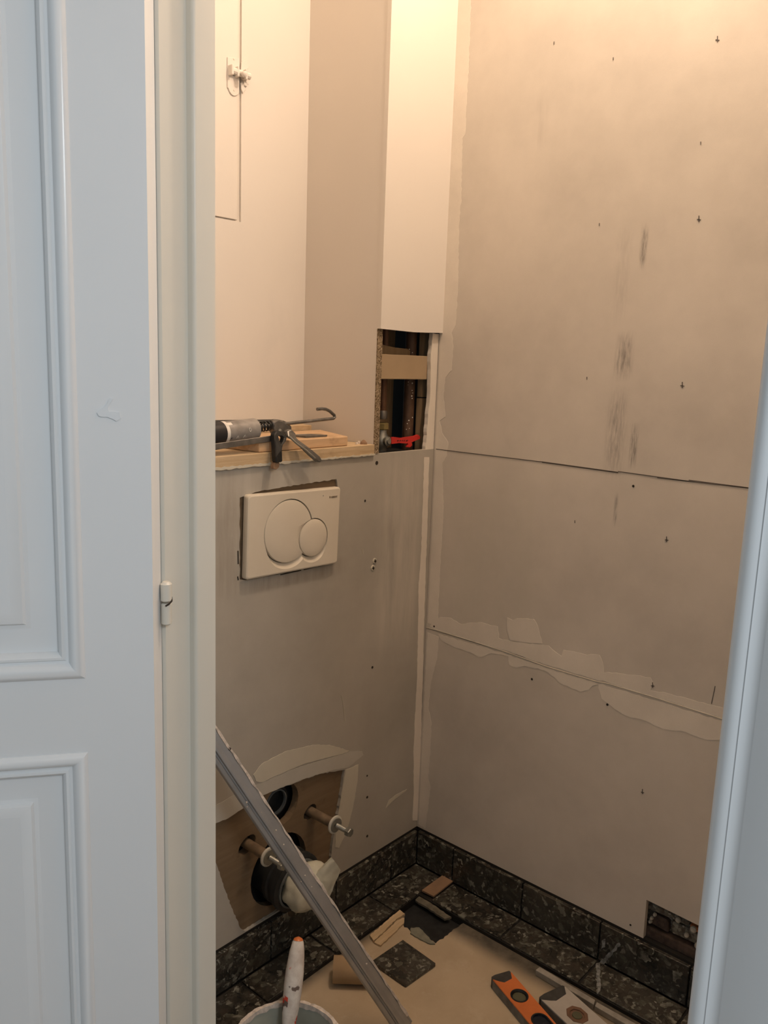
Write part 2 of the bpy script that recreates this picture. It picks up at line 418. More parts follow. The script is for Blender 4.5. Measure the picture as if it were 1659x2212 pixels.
# masonry behind the missing corner of the sheet
MB().box((.034, -.80, .03), (.056, -.55, .26)).build('mortar_bed', M['rubble'], wr)
def brick(lo, hi, mat, seed):
    r = random.Random(seed); b = MB().box(lo, hi)
    b.v = [p + Vector((0, r.uniform(-.004, .004), r.uniform(-.003, .003))) for p in b.v]
    return b.build('brick', mat, wr, bevel=.003, seg=1)
brick((.018, -.735, .166), (.05, -.600, .181), M['brick_dark'], 1)
brick((.022, -.690, .150), (.05, -.600, .164), M['rubble'], 2)
brick((.017, -.735, .150), (.05, -.692, .163), M['brick_red'], 3)
brick((.020, -.648, .120), (.05, -.612, .146), M['brick_dark'], 4)
brick((.024, -.735, .119), (.05, -.652, .146), M['rubble'], 5)
brick((.014, -.735, .090), (.05, -.600, .115), M['brick_dark'], 6)
for k, (y, z, r) in enumerate(((-.668,.160,.006),(-.700,.155,.007),(-.614,.137,.004),(-.612,.128,.004),(-.712,.124,.007),(-.688,.136,.005),(-.620,.148,.004))):
    MB().lathe((.015, y, z), (-1, 0, 0), [(r, -.004), (r * .9, 0), (r * .5, .003), (0, .004)], 9).build('mortar_lump', M['mortar'], wr)
# fillers and pencil lines on the right wall
def patch(name, pts, mat, parent, axis, val, th, seed=1, step=.006, amp=.0012):
    P = [W(x, y, axis, val) for x, y in pts]
    d = (-th, 0, 0) if axis == 0 else (0, -th, 0)
    return MB().slab(jag(P, step, amp, seed), [], d).build(name, mat, parent)
band = [(1019,-30),(1012,150),(1005,290),(999,300),(996,440),(992,480),(990,600),(985,700),(976,720),(979,745),(976,800),(963,815),(958,850),(962,900),(950,910),(955,935),(968,955),(966,985),(956,1000),(958,1100),(952,1200),(947,1300),(946,1352)]
cor = [(983 - .0448 * y + 1.5, y) for y in (1345, 1200, 1000, 800, 600, 400, 200, -30)]
patch('corner_filler', band + cor, M['filler'], wr, 0, 0, .0006, 5)
band2 = [(948,1376),(945,1420),(930,1480),(925,1530),(932,1560),(930,1620),(925,1680),(930,1700),(923,1755),(918,1790)]
cor2 = [(983 - .0448 * y + 1.5, y) for y in (1780, 1600, 1480, 1366)]
patch('corner_filler', band2 + cor2, M['filler'], wr, 0, 0, .0006, 6)
def z7(p): return (860 + p[0] / 2.183, 1280 + p[1] / 2.183)
up_b = [(150,158),(200,115),(250,120),(300,150),(380,140),(470,160),(475,215),(530,230),(560,235),(710,250),(770,300),(780,270),(860,285),(890,295),(910,290),(950,295),(965,330),(970,380),(990,375),(1120,390),(1190,400),(1205,430),(1190,462),(1270,475),(1400,510),(1560,550),(1560,603),(1000,428),(700,341),(500,271),(180,176)]
patch('joint_filler', [z7(p) for p in up_b], M['filler'], wr, 0, 0, .0005, 7, .008, .0015)
lo_b = [(190,196),(500,287),(700,357),(930,424),(1560,616),(1560,690),(1450,695),(1330,650),(1250,645),(1170,605),(1100,590),(1040,560),(1000,530),(960,500),(945,450),(945,432),(915,440),(900,460),(860,468),(800,440),(760,425),(740,400),(690,366),(600,345),(560,355),(525,340),(520,300),(440,285),(380,305),(340,280),(270,260),(205,225)]
patch('joint_filler', [z7(p) for p in lo_b], M['filler'], wr, 0, 0, .0005, 8, .008, .0015)
patch('filler_patch', [z7(p) for p in ((515,118),(540,130),(560,122),(640,125),(660,160),(680,240),(600,235),(530,225),(515,180))], M['filler'], wr, 0, 0, .0007, 9, .008, .0012)
# raised ridge of filler along the joint
rp = [W(*z7(p), 0, -.0004) for p in ((135,166),(180,176),(500,277),(700,349),(930,418),(1000,432),(1200,492),(1560,606))]
MB().tube(rp, .0009, 6).build('filler_ridge', M['filler_pale'], wr)
def line_strip(name, a, b, wd, parent, axis=0, val=0.0, lift=.0012, mat='pencil'):
    A, B = W(*a, axis, val), W(*b, axis, val); t = (B - A).normalized()
    nrm = Vector((-1, 0, 0)) if axis == 0 else Vector((0, -1, 0)); s_ = t.cross(nrm) * wd / 2
    return [A + s_, B + s_, B - s_, A - s_], nrm * lift
def line(name, segs, wd, parent, axis=0, val=0.0, mat='pencil'):
    b = MB()
    for a, c in segs:
        q, d = line_strip(name, a, c, wd, parent, axis, val, .0009); b.slab(q, [], d)
    return b.build(name, M[mat], parent)
def z6(p): return (880 + p[0] / 2.13, 900 + p[1] / 2.13)
line('pencil_line', [(z6((132,149)), z6((470,190))), (z6((470,190)), z6((610,207))), (z6((610,206)), z6((970,256))), (z6((620,210)), z6((970,258))), (z6((970,252)), z6((1300,298))), (z6((1150,281)), z6((1590,331))), (z6((1295,292)), z6((1590,330)))], .0016, wr)
for cx, cy, k in ((1550,85,1),(1510,473,1),(1474,832,1),(1440,1165,.9),(1410,1480,.9),(1388,1710,.8)):
    line('pencil_cross', [((cx, cy - 7 * k), (cx, cy + 6 * k)), ((cx - 4 * k, cy + 1), (cx + 4 * k, cy + 2))], .0015, wr)
for cx, cy in ((1325,127),(1295,485),(1268,817),(1514,309),(1197,93),(1242,1127)):
    line('pencil_tick', [((cx, cy - 3), (cx, cy + 3))], .0012, wr)
line('pencil_tick', [((1545,1482), (1537,1520))], .0012, wr)
for cx, cy, r in ((1149,1467,.003),(1312,1522,.003),(938,1353,.003),(1362,1998,.0025),(1368,1050,.003)):
    P = W(cx, cy, 0, 0); MB().lathe(P, (-1, 0, 0), [(r, -.001), (r * .8, .0009), (0, .0009)], 8).build('screw_hole', M['hole'], wr)

# boxed-in cistern: plasterboard front with the toilet cut-out, brown board behind
wc = struct(MB().box((-.86, .05, -.02), (-.0, .2, 1.055)).build('wall_cistern', M['dark']))
def BP(px, py, y=0.0): return W(px, py, 1, y)
cut = jag([BP(*p) for p in ((745,1662),(735,1730),(722,1800),(715,1850),(722,1880),(720,1893),(530,2012),(520,2006),(500,1960),(472,1880),(463,1850),(440,1800),(440,1790),(463,1780),(520,1745),(560,1720),(640,1690),(690,1672))], .006, .0012, 11)
cut = [Vector((p.x, 0, max(p.z, .0961))) for p in cut]
TX = lambda x, z: Vector((x, 0, z))
plate_hole = jag([BP(*p) for p in ((518,1075),(565,1060),(640,1048),(727,1035),(729,1050),(726,1214),(700,1222),(530,1253),(518,1252))], .007, .0010, 12)
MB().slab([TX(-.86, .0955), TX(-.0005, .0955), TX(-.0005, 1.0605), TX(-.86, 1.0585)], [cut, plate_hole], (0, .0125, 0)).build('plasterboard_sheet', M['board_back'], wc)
# backing board with its cut holes
def circ(c, r, n=20, sx=1, sz=1, rot=0):
    out = []
    for k in range(n):
        a = 2 * pi * k / n; x, z = cos(a) * r * sx, sin(a) * r * sz
        out.append(Vector((c[0] + x * cos(rot) - z * sin(rot), .0070, c[1] + x * sin(rot) + z * cos(rot))))
    return out
XL, XR, ZB, XM = -.546, -.370, .284, -.458
HI, HD = (XM, .336), (XM - .004, .190)
MB().slab([(-.70, .0070, .07), (-.24, .0070, .07), (-.24, .0070, .43), (-.70, .0070, .43)],
          [circ((XL - .004, ZB + .001), .021, 16, 1.15, .8, .5), circ((XR - .004, ZB + .001), .020, 16, 1.0, .75, .5), circ(HI, .048, 24), circ(HD, .078, 28)], (0, .018, 0)).build('backing_board', M['ply'], wc)
MB().box((-.62, .0045, .80), (-.28, .03, 1.035)).build('backing_board', M['ply'], wc)
# fillers on the front
def z3(p): return (440 + p[0] / 3.19, 1540 + p[1] / 3.19)
patch('filler_smear', [z3(p) for p in ((80,640),(200,570),(300,520),(400,480),(600,392),(900,298),(1010,262),(1090,262),(1100,290),(1000,372),(980,380),(860,400),(700,450),(520,520),(400,570),(300,640),(150,735),(80,758))], M['filler_grey'], wc, 1, 0, .0006, 21, .007, .0010)
patch('filler_smear', [z3(p) for p in ((340,425),(400,350),(560,265),(750,220),(870,220),(1000,258),(985,272),(900,296),(700,346),(600,388),(480,440),(400,478),(360,470))], M['filler_pale'], wc, 1, 0, .0009, 22, .007, .0008)
patch('filler_smear', [z3(p) for p in ((982,388),(1065,355),(1060,450),(1030,640),(1000,760),(970,850),(930,930),(905,925),(908,800),(935,650),(965,480))], M['filler_pale'], wc, 1, 0, .0008, 23, .007, .0010)
patch('filler_smear', [z3(p) for p in ((1255,655),(1275,600),(1330,560),(1400,525),(1390,540),(1310,600))], M['filler_pale'], wc, 1, 0, .0006, 25, .007, .0008)
def z4(p): return (460 + p[0] / 3.16, 1000 + p[1] / 3.16)
patch('corner_filler', [z4(p) for p in ((1440,-40),(1432,250),(1420,600),(1402,850),(1398,1200),(1390,1500),(1375,1800),(1368,2000),(1370,2212),(1362,2440),(1402,2440),(1418,1900),(1432,1400),(1446,900),(1462,400),(1475,-40))], M['filler'], wc, 1, 0, .0008, 26, .01, .0010)
line('scratch', [(z4((875,1585)), z4((890,1660))), (z4((890,1660)), z4((900,1760)))], .0012, wc, 1, 0, 'filler_pale')
line('scratch', [(z4((1020,588)), z4((1022,618)))], .0018, wc, 1, 0, 'filler_pale')
line('crack', [(z4((460,763)), z4((600,733))), (z4((620,728)), z4((725,703)))], .0016, wc, 1, 0, 'hole')
line('crack', [(z4((170,600)), z4((172,690))), (z4((168,775)), z4((172,800)))], .0022, wc, 1, 0, 'hole')
for (x, y, r) in ((1038,258,.003),(1088,1395,.0035),(1052,2135,.0025),(1118,0,.005)):
    P = BP(*z4((x, y))); MB().lathe(P, (0, -1, 0), [(r, -.001), (r * .8, .0009), (0, .0009)], 8).build('screw_hole', M['hole'], wc)
for (x, y) in ((793,1722),(793,1806)):
    P = BP(x, y); MB().lathe(P, (0, -1, 0), [(.0035, -.001), (.003, .0009), (0, .0009)], 8).build('screw_hole', M['hole'], wc)
for (x, y) in ((1103,668),(1090,716)):
    P = BP(*z4((x, y))); a = MB().lathe(P, (0, -1, 0), [(.007, -.001), (.006, .0018), (.004, .002), (.003, .0010), (0, .0010)], 9).build('wall_plug', M['filler_pale'], wc)
    MB().lathe(P + Vector((.001, -.0012, -.001)), (0, -1, 0), [(.0035, -.001), (.003, .0012), (0, .0012)], 7).build('plug_hole', M['hole'], a)

# recessed wall above the ledge, with the access hatch opening
YB = .222
wb = struct(MB().slab([(-.90, YB, 1.03), (-.19, YB, 1.03), (-.19, YB, ZC), (-.90, YB, ZC)],
     [[(-.78, YB, 1.5305), (-.3985, YB, 1.5305), (-.3985, YB, 2.25), (-.78, YB, 2.25)]], (0, .03, 0)).build('wall_back', M['recess_paint']))
MB().box((-.90, YB + .0045, 1.45), (-.30, YB + .05, 2.35)).build('hatch_reveal', M['hatch_gap'], wb)

# boxed pipe duct in the corner
SX = -.213
wk = struct(MB().box((-.19, .19, 1.03), (.0, .22, ZC)).build('wall_column', M['dark']))  # back of the duct, its shade put into the colour
MB().box((SX, .0005, 1.062), (SX + .0155, YB, ZC)).build('side_panel', M['wall_paint'], wk)
MB().box((SX - .0005, -.0015, 1.0615), (SX + .0155, .0006, 1.327)).build('side_panel_cut_edge', M['chip'], wk)
MB().slab([(SX - .001, -.010, 1.3255), (-.1, -.010, 1.3235), (-.0005, -.010, 1.3265), (-.0005, -.010, ZC), (SX - .001, -.010, ZC)], [], (0, .0105, 0)).build('front_panel', M['wall_paint'], wk)
MB().slab(jag([(-.030, .002, 1.06), (.010, .002, 1.06), (.010, .002, 1.325), (-.022, .002, 1.325), (-.026, .002, 1.27), (-.022, .002, 1.2)], .008, .0012, 31), [], (0, .010, 0)).build('plaster_strip', M['filler'], wk)
MB().box((-.197, .012, 1.2205), (-.024, .030, 1.2735)).build('batten', M['mdf'], wk, bevel=.001, seg=1)
MB().slab([(-.15, .050, 1.265), (-.045, .050, 1.270), (-.036, .050, 1.281), (-.05, .050, 1.288), (-.10, .050, 1.290), (-.15, .050, 1.296)], [], (0, .02, 0)).build('offcut', M['stud_wood'], wk)
MB().box((-.088, .112, 1.0), (-.024, .15, ZC - .1)).build('stud', M['stud_wood'], wk)
MB().box((-.0145, .032, 1.1795), (.003, .046, ZC - .1)).build('stud', M['stud_wood'], wk)
MB().box((-.016, .032, 1.0), (.003, .046, 1.1765)).build('stud', M['stud_wood'], wk)

# partition with the doorway
wl = struct(MB().box((-.932, -.27, -.12), (-.86, .30, ZC)).build('wall_left', M['wall_paint']))
MB().box((-.952, -2.6, -.12), (-.86, -1.05, ZC)).build('wall_segment', M['wall_paint'], wl)
MB().box((-.952, -1.05, 2.15), (-.86, -.27, ZC)).build('wall_segment', M['wall_paint'], wl)
struct(MB().box((-.86, -1.25, -.12), (.06, -1.15, ZC)).build('wall_front', M['wall_paint']))
struct(MB().box((-3.0, -2.7, ZC), (.15, 1.3, ZC + .1)).build('ceiling', M['wall_paint']))
struct(MB().box((-3.0, -2.7, -.12), (-.95, 1.3, -.02)).build('floor_hall', M['hall_floor']))
struct(MB().box((-3.0, 1.3, -.12), (-.86, 1.4, ZC)).build('wall_hall', M['wall_paint']))
# left jamb with rebate and rounded stop, seen in plan
arc = [(-.8885 + .005 * cos(a) * 1, -.289 - .005 * sin(a)) for a in [pi / 2 + k * pi / 2 / 5 for k in range(6)]]
prof = [(-.86, -.24), (-.86, -.294)] + arc + [(-.8945, -.2822), (-.9325, -.2815), (-.936, -.278), (-.936, -.24)]
def plan(prof, z0, z1): return MB().slab([(x, y, z0) for x, y in prof], [], (0, 0, z1 - z0))
j1 = struct(plan(prof, -.02, 2.1).build('trim_1', M['jamb_paint'], smooth=True))
# right-hand casing
arc = [(-.957 + .009 * cos(a), -1.021 + .009 * sin(a)) for a in [pi / 2 + k * pi / 7 / 1.0 for k in range(6)]]
prof = [(-.86, -1.012), (-.957, -1.012)] + arc[1:] + [(-.9650, -1.0265), (-.9635, -1.0300), (-.9635, -1.036), (-.966, -1.040), (-.966, -1.13), (-.86, -1.13)]
j2 = struct(plan(prof, -.02, 2.1).build('trim_2', M['frame_paint'], smooth=True))
struct(MB().box((-.95, -1.05, 2.08), (-.86, -.25, 2.16)).build('trim_3', M['jamb_paint']))

# panelled door standing open, hung on the left jamb
DU = Vector((-.814, .581, 0)); DN = Vector((-.581, -.814, 0)); H0 = Vector((-.967, -.305, 0))
def D(s, z, out=0.0): return H0 + DU * s + DN * out + Vector((0, 0, z))
def rect(s0, s1, z0, z1, out=0.0): return [D(s0, z0, out), D(s1, z0, out), D(s1, z1, out), D(s0, z1, out)]
DW, S0, S1 = .70, .084, .616
PZ = [(.08, .748), (.8495, 1.96)]
b = MB()
pr = [(0, 0), (DW, 0), (DW, -.038), (-.009, -.038)]
Z0, Z1 = .005, 2.06
b.sweep([(H0 + Vector((0, 0, Z0)), DU, DN), (H0 + Vector((0, 0, Z1)), DU, DN)], pr)
holes = [rect(S0, S1, z0, z1) for z0, z1 in PZ]
b = MB().slab([D(0, Z0), D(DW, Z0), D(DW, Z1), D(0, Z1)], holes, -DN * .012)
b.sweep([(H0 + Vector((0, 0, Z0)), DU, DN), (H0 + Vector((0, 0, Z1)), DU, DN)], [(-.0030, -.0121), (DW, -.0121), (DW, -.038), (-.009, -.038)])
b.slab([D(0, Z0), D(0, Z0, -.0121), D(-.003, Z0, -.0121)], [], (0, 0, Z1 - Z0))
door = struct(b.build('door_1', M['door_paint']), 'white panelled door standing open with a scuff on its stile')
# moulding profile: (inset from panel edge, height over the door face)
mp = [(0, -.0125), (0, .001), (.0025, .0035), (.006, .0055), (.011, .0055), (.0155, .003), (.0185, -.002), (.020, -.0045), (.0225, -.0045), (.0245, -.002), (.0275, -.0015), (.0305, -.004), (.033, -.0105), (.033, -.0125)]
for z0, z1 in PZ:
    fr = []
    for (cs, cz, ds, dz) in ((S0, z0, 1, 1), (S1, z0, -1, 1), (S1, z1, -1, -1), (S0, z1, 1, -1), (S0, z0, 1, 1)):
        fr.append((D(cs, cz), DU * ds + Vector((0, 0, dz)), DN))
    MB().sweep(fr, mp, cap=False).build('panel_moulding', M['door_paint'], door, smooth=True, weld=True)
    f = MB(); a = .0705; e = .078
    s0, s1, y0, y1 = S0 + a, S1 - a, z0 + a, z1 - a
    f.sweep([(D(cs, cz, -.0125), DU * ds + Vector((0, 0, dz)), DN) for (cs, cz, ds, dz) in ((s0, y0, 1, 1), (s1, y0, -1, 1), (s1, y1, -1, -1), (s0, y1, 1, -1), (s0, y0, 1, 1))],
            [(-.008, 0), (-.001, .0015), (.002, .0065), (.005, .0075), (.02, .0075), (.02, 0)], cap=False)
    f.slab(rect(s0 + .015, s1 - .015, y0 + .015, y1 - .015, -.0125), [], DN * .0076)
    f.build('raised_panel', M['door_paint'], door, smooth=True, weld=True)
scuff = jag([D(.034, 1.180), D(.040, 1.176), D(.050, 1.181), D(.060, 1.182), D(.062, 1.186), D(.052, 1.194), D(.046, 1.204), D(.043, 1.203), D(.049, 1.192), D(.048, 1.187), D(.036, 1.187)], .003, .0008, 4)
MB().slab(scuff, [], DN * .0016).build('scuff_mark', M['frame_paint'], door)
hg = MB()
hx, hy = -.9365, -.2895
hg.lathe((hx, hy, .938), (0, 0, 1), [(.0045, 0), (.0075, .002), (.0075, .024), (.0045, .027)], 14)
h1 = hg.build('hinge', M['jamb_paint'], door, smooth=True)
MB().lathe((hx, hy, .9065), (0, 0, 1), [(.0045, 0), (.0068, .002), (.0068, .028), (.005, .0295)], 14).build('hinge_knuckle', M['jamb_paint'], h1, smooth=True)
MB().tube([(-.9425, -.2965, .9345), (-.938, -.2975, .9365), (-.933, -.2965, .9395), (-.9305, -.293, .944)], [.0012, .0014, .0013, .0008], 6).build('paint_crack', M['hole'], h1)

# ------------------------------------------------------------------ access hatch with its bolt
ah = thing('access_hatch', 'white painted access hatch in the recessed wall above the ledge', 'hatch', (-.59, YB, 1.533))
MB().box((-.775, YB - .001, 1.533), (-.4085, YB + .0044, 2.245)).build('hatch_panel', M['wall_paint'], ah, bevel=.0012)
def HP(px, py): return W(px, py, 1, YB)
def zb(x, y): return (480 + x / 18.44, 100 + y / 18.44)
pl = [zb(*p) for p in ((175,440),(640,480),(660,700),(640,1400),(640,1850),(590,1940),(500,1985),(410,1985),(320,1920),(250,1800),(215,1700),(175,1650))]
o = MB().slab([HP(*p) + Vector((0, -.0012, 0)) for p in pl], [], (0, -.0022, 0)).build('bolt_plate', M['wall_paint'], ah, bevel=.0006, seg=1)
for p in ((420, 520), (425, 1760)):
    P = HP(*zb(*p)) + Vector((0, -.003, 0)); MB().lathe(P, (0, -1, 0), [(.0022, 0), (.0018, .0012), (0, .0016)], 8).build('screw', M['hatch_gap'], o)
kp = [zb(*p) for p in ((720,640),(930,500),(1000,900),(900,1000),(890,1340),(740,1330),(700,1000))]
MB().slab([HP(*p) + Vector((0, 0, 0)) for p in kp], [], (0, -.004, 0)).build('bolt_keeper', M['wall_paint'], ah, bevel=.0008, seg=1)
kp = [zb(*p) for p in ((710,1460),(800,1460),(840,1600),(910,1730),(800,1890),(730,1750))]
MB().slab([HP(*p) for p in kp], [], (0, -.003, 0)).build('bolt_keeper', M['wall_paint'], ah, bevel=.0008, seg=1)
bx0 = HP(*zb(250, 1060)); bx1 = HP(*zb(880, 1130)); bz = (bx0.z + bx1.z) / 2
MB().tube([(bx0.x, YB - .009, bz), (bx1.x + .006, YB - .009, bz)], .0066, 10).build('bolt_bar', M['wall_paint'], ah, smooth=True)
for xz in (235, 470, 790):
    q = HP(*zb(xz, 1050)); MB().box((q.x - .0025, YB - .0155, bz - .0095), (q.x + .0025, YB - .0032 + .0022, bz + .0095)).build('bolt_guide', M['wall_paint'], ah, bevel=.0015)
q = HP(*zb(560, 1150))
MB().lathe((q.x, YB - .010, bz), (.1, -1, -.35), [(.004, 0), (.0035, .009), (.0055, .012), (.006, .016), (.004, .019), (0, .020)], 12).build('bolt_knob', M['wall_paint'], ah, smooth=True)
MB().slab([HP(*zb(*p)) for p in ((820,1400),(900,1430),(1040,1480),(960,1540),(950,1610),(830,1560))], [], (0, -.0035, 0)).build('bolt_catch', M['hatch_gap'], ah)

# ------------------------------------------------------------------ flush plate
fp = thing('flush_plate', 'cream dual flush plate with two round buttons on the grey wall', 'flush plate', (-.4485, .0, .845))
c0 = Vector((-.4485, 0, .9235)); RX = Vector((cos(-.026), 0, sin(-.026))); RZ = Vector((-sin(-.026), 0, cos(-.026)))
def F(x, z, out=0.0): return c0 + RX * x + RZ * z + Vector((0, -out, 0))
hw, hh = .1225, .0805
LB, SB = (-.018, .002), (.049, -.018); LR, SR = .0625, .0385
def rr(hw, hh, r, n=6):
    out = []
    for cx, cz, a0 in ((hw - r, hh - r, 0), (-hw + r, hh - r, pi / 2), (-hw + r, -hh + r, pi), (hw - r, -hh + r, 3 * pi / 2)):
        for k in range(n + 1): a = a0 + pi / 2 * k / n; out.append((cx + r * cos(a), cz + r * sin(a)))
    return out
def union_loop(g=0.0, dz=0.0):
    """outline of the two overlapping circles grown by g"""
    out = []; R1, R2 = LR + g, SR + g
    dx, dzz = SB[0] - LB[0], SB[1] - LB[1]; d = math.hypot(dx, dzz); th = math.atan2(dzz, dx)
    a1 = math.acos((d * d + R1 * R1 - R2 * R2) / (2 * d * R1)); a2 = math.acos((d * d + R2 * R2 - R1 * R1) / (2 * d * R2))
    for k in range(41):
        a = th + a1 + (2 * pi - 2 * a1) * k / 40; out.append((LB[0] + R1 * cos(a), LB[1] + R1 * sin(a) + dz))
    for k in range(1, 28):
        a = th + pi + a2 + (2 * pi - 2 * a2) * k / 28; out.append((SB[0] + R2 * cos(a), SB[1] + R2 * sin(a) + dz))
    return out
body = MB()
ul = union_loop(.0012)
body.slab([F(x, z, .004) for x, z in rr(hw, hh, .006)], [], (0, .004, 0))
# bevelled rim and front with the sunk button field
rings = [(rr(hw, hh, .006), .004), (rr(hw, hh, .006), .0095), (rr(hw - .001, hh - .001, .0055), .0115), (rr(hw - .0035, hh - .0035, .005), .0128)]
n_ = len(rings[0][0]); vs_ = []; fs_ = []
for lp, o_ in rings: vs_ += [F(x, z, o_) for x, z in lp]
for i in range(3):
    for k in range(n_): fs_.append((i*n_+k, i*n_+(k+1) % n_, (i+1)*n_+(k+1) % n_, (i+1)*n_+k))
body.add(vs_, fs_)
# sloped crescent below the buttons: outer loop shifted down at the face, inner loop deeper
outer_l = [(x, z if z > -.02 else z - .0105 * min(1, (-.02 - z) / .03)) for x, z in union_loop(.0018)]
face_out = [F(x, z, .0128) for x, z in rr(hw - .0035, hh - .0035, .005)]
body.slab(face_out, [[F(x, z, .0128) for x, z in outer_l]], (0, .0005, 0))
i0 = [F(x, z, .0128) for x, z in outer_l]; i1 = [F(x, z, .0055) for x, z in union_loop(.0012)]
i2 = [F(x, z, .0045) for x, z in union_loop(.0012)]
nn = len(i0); body.add(i0 + i1 + i2, [(k, (k+1) % nn, nn+(k+1) % nn, nn+k) for k in range(nn)] + [(nn+k, nn+(k+1) % nn, 2*nn+(k+1) % nn, 2*nn+k) for k in range(nn)])
fo = body.build('frame', M['plate'], fp, smooth=True)
MB().slab([F(x, z, .0048) for x, z in union_loop(.001)], [], (0, .0006, 0)).build('button_gap', M['hole'], fo)
def button(loop, top, name, lab):
    n = len(loop); cx = sum(p[0] for p in loop) / n; cz = sum(p[1] for p in loop) / n
    vs = []; fs = []
    lv = [(1.0, .0052), (1.0, top - .002), (.985, top - .0006), (.95, top), (.6, top + .0012), (.2, top + .0016)]
    for s, o_ in lv: vs += [F(cx + (x - cx) * s, cz + (z - cz) * s, o_) for x, z in loop]
    for i in range(len(lv) - 1):
        for k in range(n): fs.append((i*n+k, i*n+(k+1) % n, (i+1)*n+(k+1) % n, (i+1)*n+k))
    fs.append(tuple((len(lv)-1)*n + k for k in range(n)))
    o = MB().add(vs, fs).build(name, M['plate'], fp, smooth=True); o['label'] = lab
    return o
dx, dzz = SB[0] - LB[0], SB[1] - LB[1]; d_ = math.hypot(dx, dzz); th = math.atan2(dzz, dx); R2 = SR + .0012
a1 = math.acos((d_*d_ + LR*LR - R2*R2) / (2*d_*LR)); a2 = math.acos((d_*d_ + R2*R2 - LR*LR) / (2*d_*R2))
big = [(LB[0] + LR * cos(th + a1 + (2*pi - 2*a1) * k / 44), LB[1] + LR * sin(th + a1 + (2*pi - 2*a1) * k / 44)) for k in range(45)]
big += [(SB[0] + R2 * cos(th + pi + a2 - 2*a2 * k / 16), SB[1] + R2 * sin(th + pi + a2 - 2*a2 * k / 16)) for k in range(1, 16)][::1]
# the concave bite runs back from the end of the big arc to its start
bite = [(SB[0] + R2 * cos(th + pi + a2 - 2*a2 * k / 16), SB[1] + R2 * sin(th + pi + a2 - 2*a2 * k / 16)) for k in range(1, 16)]
endp = big[44]
if math.hypot(bite[0][0] - endp[0], bite[0][1] - endp[1]) > math.hypot(bite[-1][0] - endp[0], bite[-1][1] - endp[1]): bite = bite[::-1]
button(big[:45] + bite, .0128, 'flush_button', 'large round button with a bite cut out')
button([(SB[0] + (SR - .0002) * cos(2*pi*k/40), SB[1] + (SR - .0002) * sin(2*pi*k/40)) for k in range(40)], .0135, 'flush_button', 'small round button')
def text(name, body_, size, org, xa, ya, mat, parent, ext=.0003, bold=False):
    cu = bpy.data.curves.new(name, 'FONT'); cu.body = body_; cu.size = size; cu.extrude = ext; cu.align_x = 'LEFT'; cu.resolution_u = 2
    if bold: cu.offset = size * .02
    tmp = bpy.data.objects.new(name, cu); C.objects.link(tmp)
    me = bpy.data.meshes.new_from_object(tmp.evaluated_get(bpy.context.evaluated_depsgraph_get()))
    C.objects.unlink(tmp); bpy.data.objects.remove(tmp)
    na = Vector(xa).cross(Vector(ya)); root = Vector((0, 0, 0)); q = parent
    while q is not None: root += Vector(q.location); q = q.parent
    for v in me.vertices: v.co = Vector(org) + Vector(xa) * v.co.x + Vector(ya) * v.co.y + na * v.co.z - root
    me.materials.clear(); me.materials.append(mat)
    me.name = name; o = bpy.data.objects.new(name, me); C.objects.link(o); o.parent = parent
    return o
MB().box((0, 0, 0), (.0032, .0006, .0042), Matrix.Translation(F(.0895, .0595, .0130))).build('lettering', M['print'], fo)
text('lettering', 'GEBERIT', .0050, F(.0938, .0597, .0130), RX, RZ, M['print'], fo, .0003, True)
MB().lathe(F(.072, .066, .0127), (0, -1, 0), [(.0016, 0), (.001, .0012), (0, .0014)], 7).build('plaster_speck', M['mortar'], fo)

# ------------------------------------------------------------------ toilet fixings and drain
for X, yw, lab in ((XL, -.056, 'long zinc toilet bolt with nylon washer, left of the drain, half behind the straightedge'), (XR, -.068, 'long zinc toilet bolt with nylon washer, right of the flush pipe hole')):
    t = thing('toilet_bolt', lab, 'bolt', (X, .10, ZB), 'toilet fixing bolts')
    MB().tube([(X, .10, ZB), (X, yw + .004, ZB)], .0105, 14).build('sleeve', M['sleeve'], t, smooth=True)
    MB().lathe((X, yw, ZB), (0, -1, 0), [(.0195, -.004), (.0195, -.001), (.0185, 0), (.006, .0005), (.006, -.004)], 24, True).build('washer', M['washer'], t, smooth=True)
    MB().lathe((X, yw, ZB), (0, -1, 0), [(.0155, .0006), (.0155, .0022), (.005, .0022), (.005, .0006)], 20, True).build('steel_washer', M['steel'], t, smooth=True)
    b = MB(); r_ = .0056; prof_ = []
    k = 0; y = 0
    for k in range(17): prof_ += [(r_, .004 + k * .002), (r_ * .88, .005 + k * .002)]
    b.lathe((X, yw, ZB), (0, -1, 0), prof_, 12); b.build('threaded_rod', M['steel'], t)
    b = MB(); b.lathe((X, yw, ZB), (0, -1, 0), [(.0058, .0325), (.0095, .033), (.0098, .034), (.0098, .0425), (.0088, .044), (.004, .0445)], 6); b.build('nut', M['steel'], t)
ip = thing('flush_inlet_pipe', 'black flush pipe with grey seal inside the round hole', 'pipe', (XM, .05, HI[1]))
MB().lathe((XM, .045, HI[1]), (0, -1, 0), [(.034, -.04), (.034, .020), (.030, .022), (.027, .020), (.026, .0), (0, -.002)], 28).build('pipe', M['black_rubber'], ip, smooth=True)
MB().lathe((XM, .045, HI[1]), (0, -1, 0), [(.0285, .020), (.0275, .0235), (.025, .0235), (.024, .018)], 28, True).build('seal', M['grey_rubber'], ip, smooth=True)
dp = thing('drain_pipe', 'black toilet drain pipe sticking out of the brown board', 'pipe', (HD[0], .05, HD[1] - .06))
MB().lathe((HD[0], .05, HD[1]), (0, -1, -.06), [(.055, -.02), (.056, .055), (.061, .058), (.061, .068), (.057, .071), (.057, .084), (.063, .087), (.063, .098), (.058, .101), (.052, .101), (.050, .03), (0, .03)], 36).build('pipe', M['black_rubber'], dp, smooth=True)
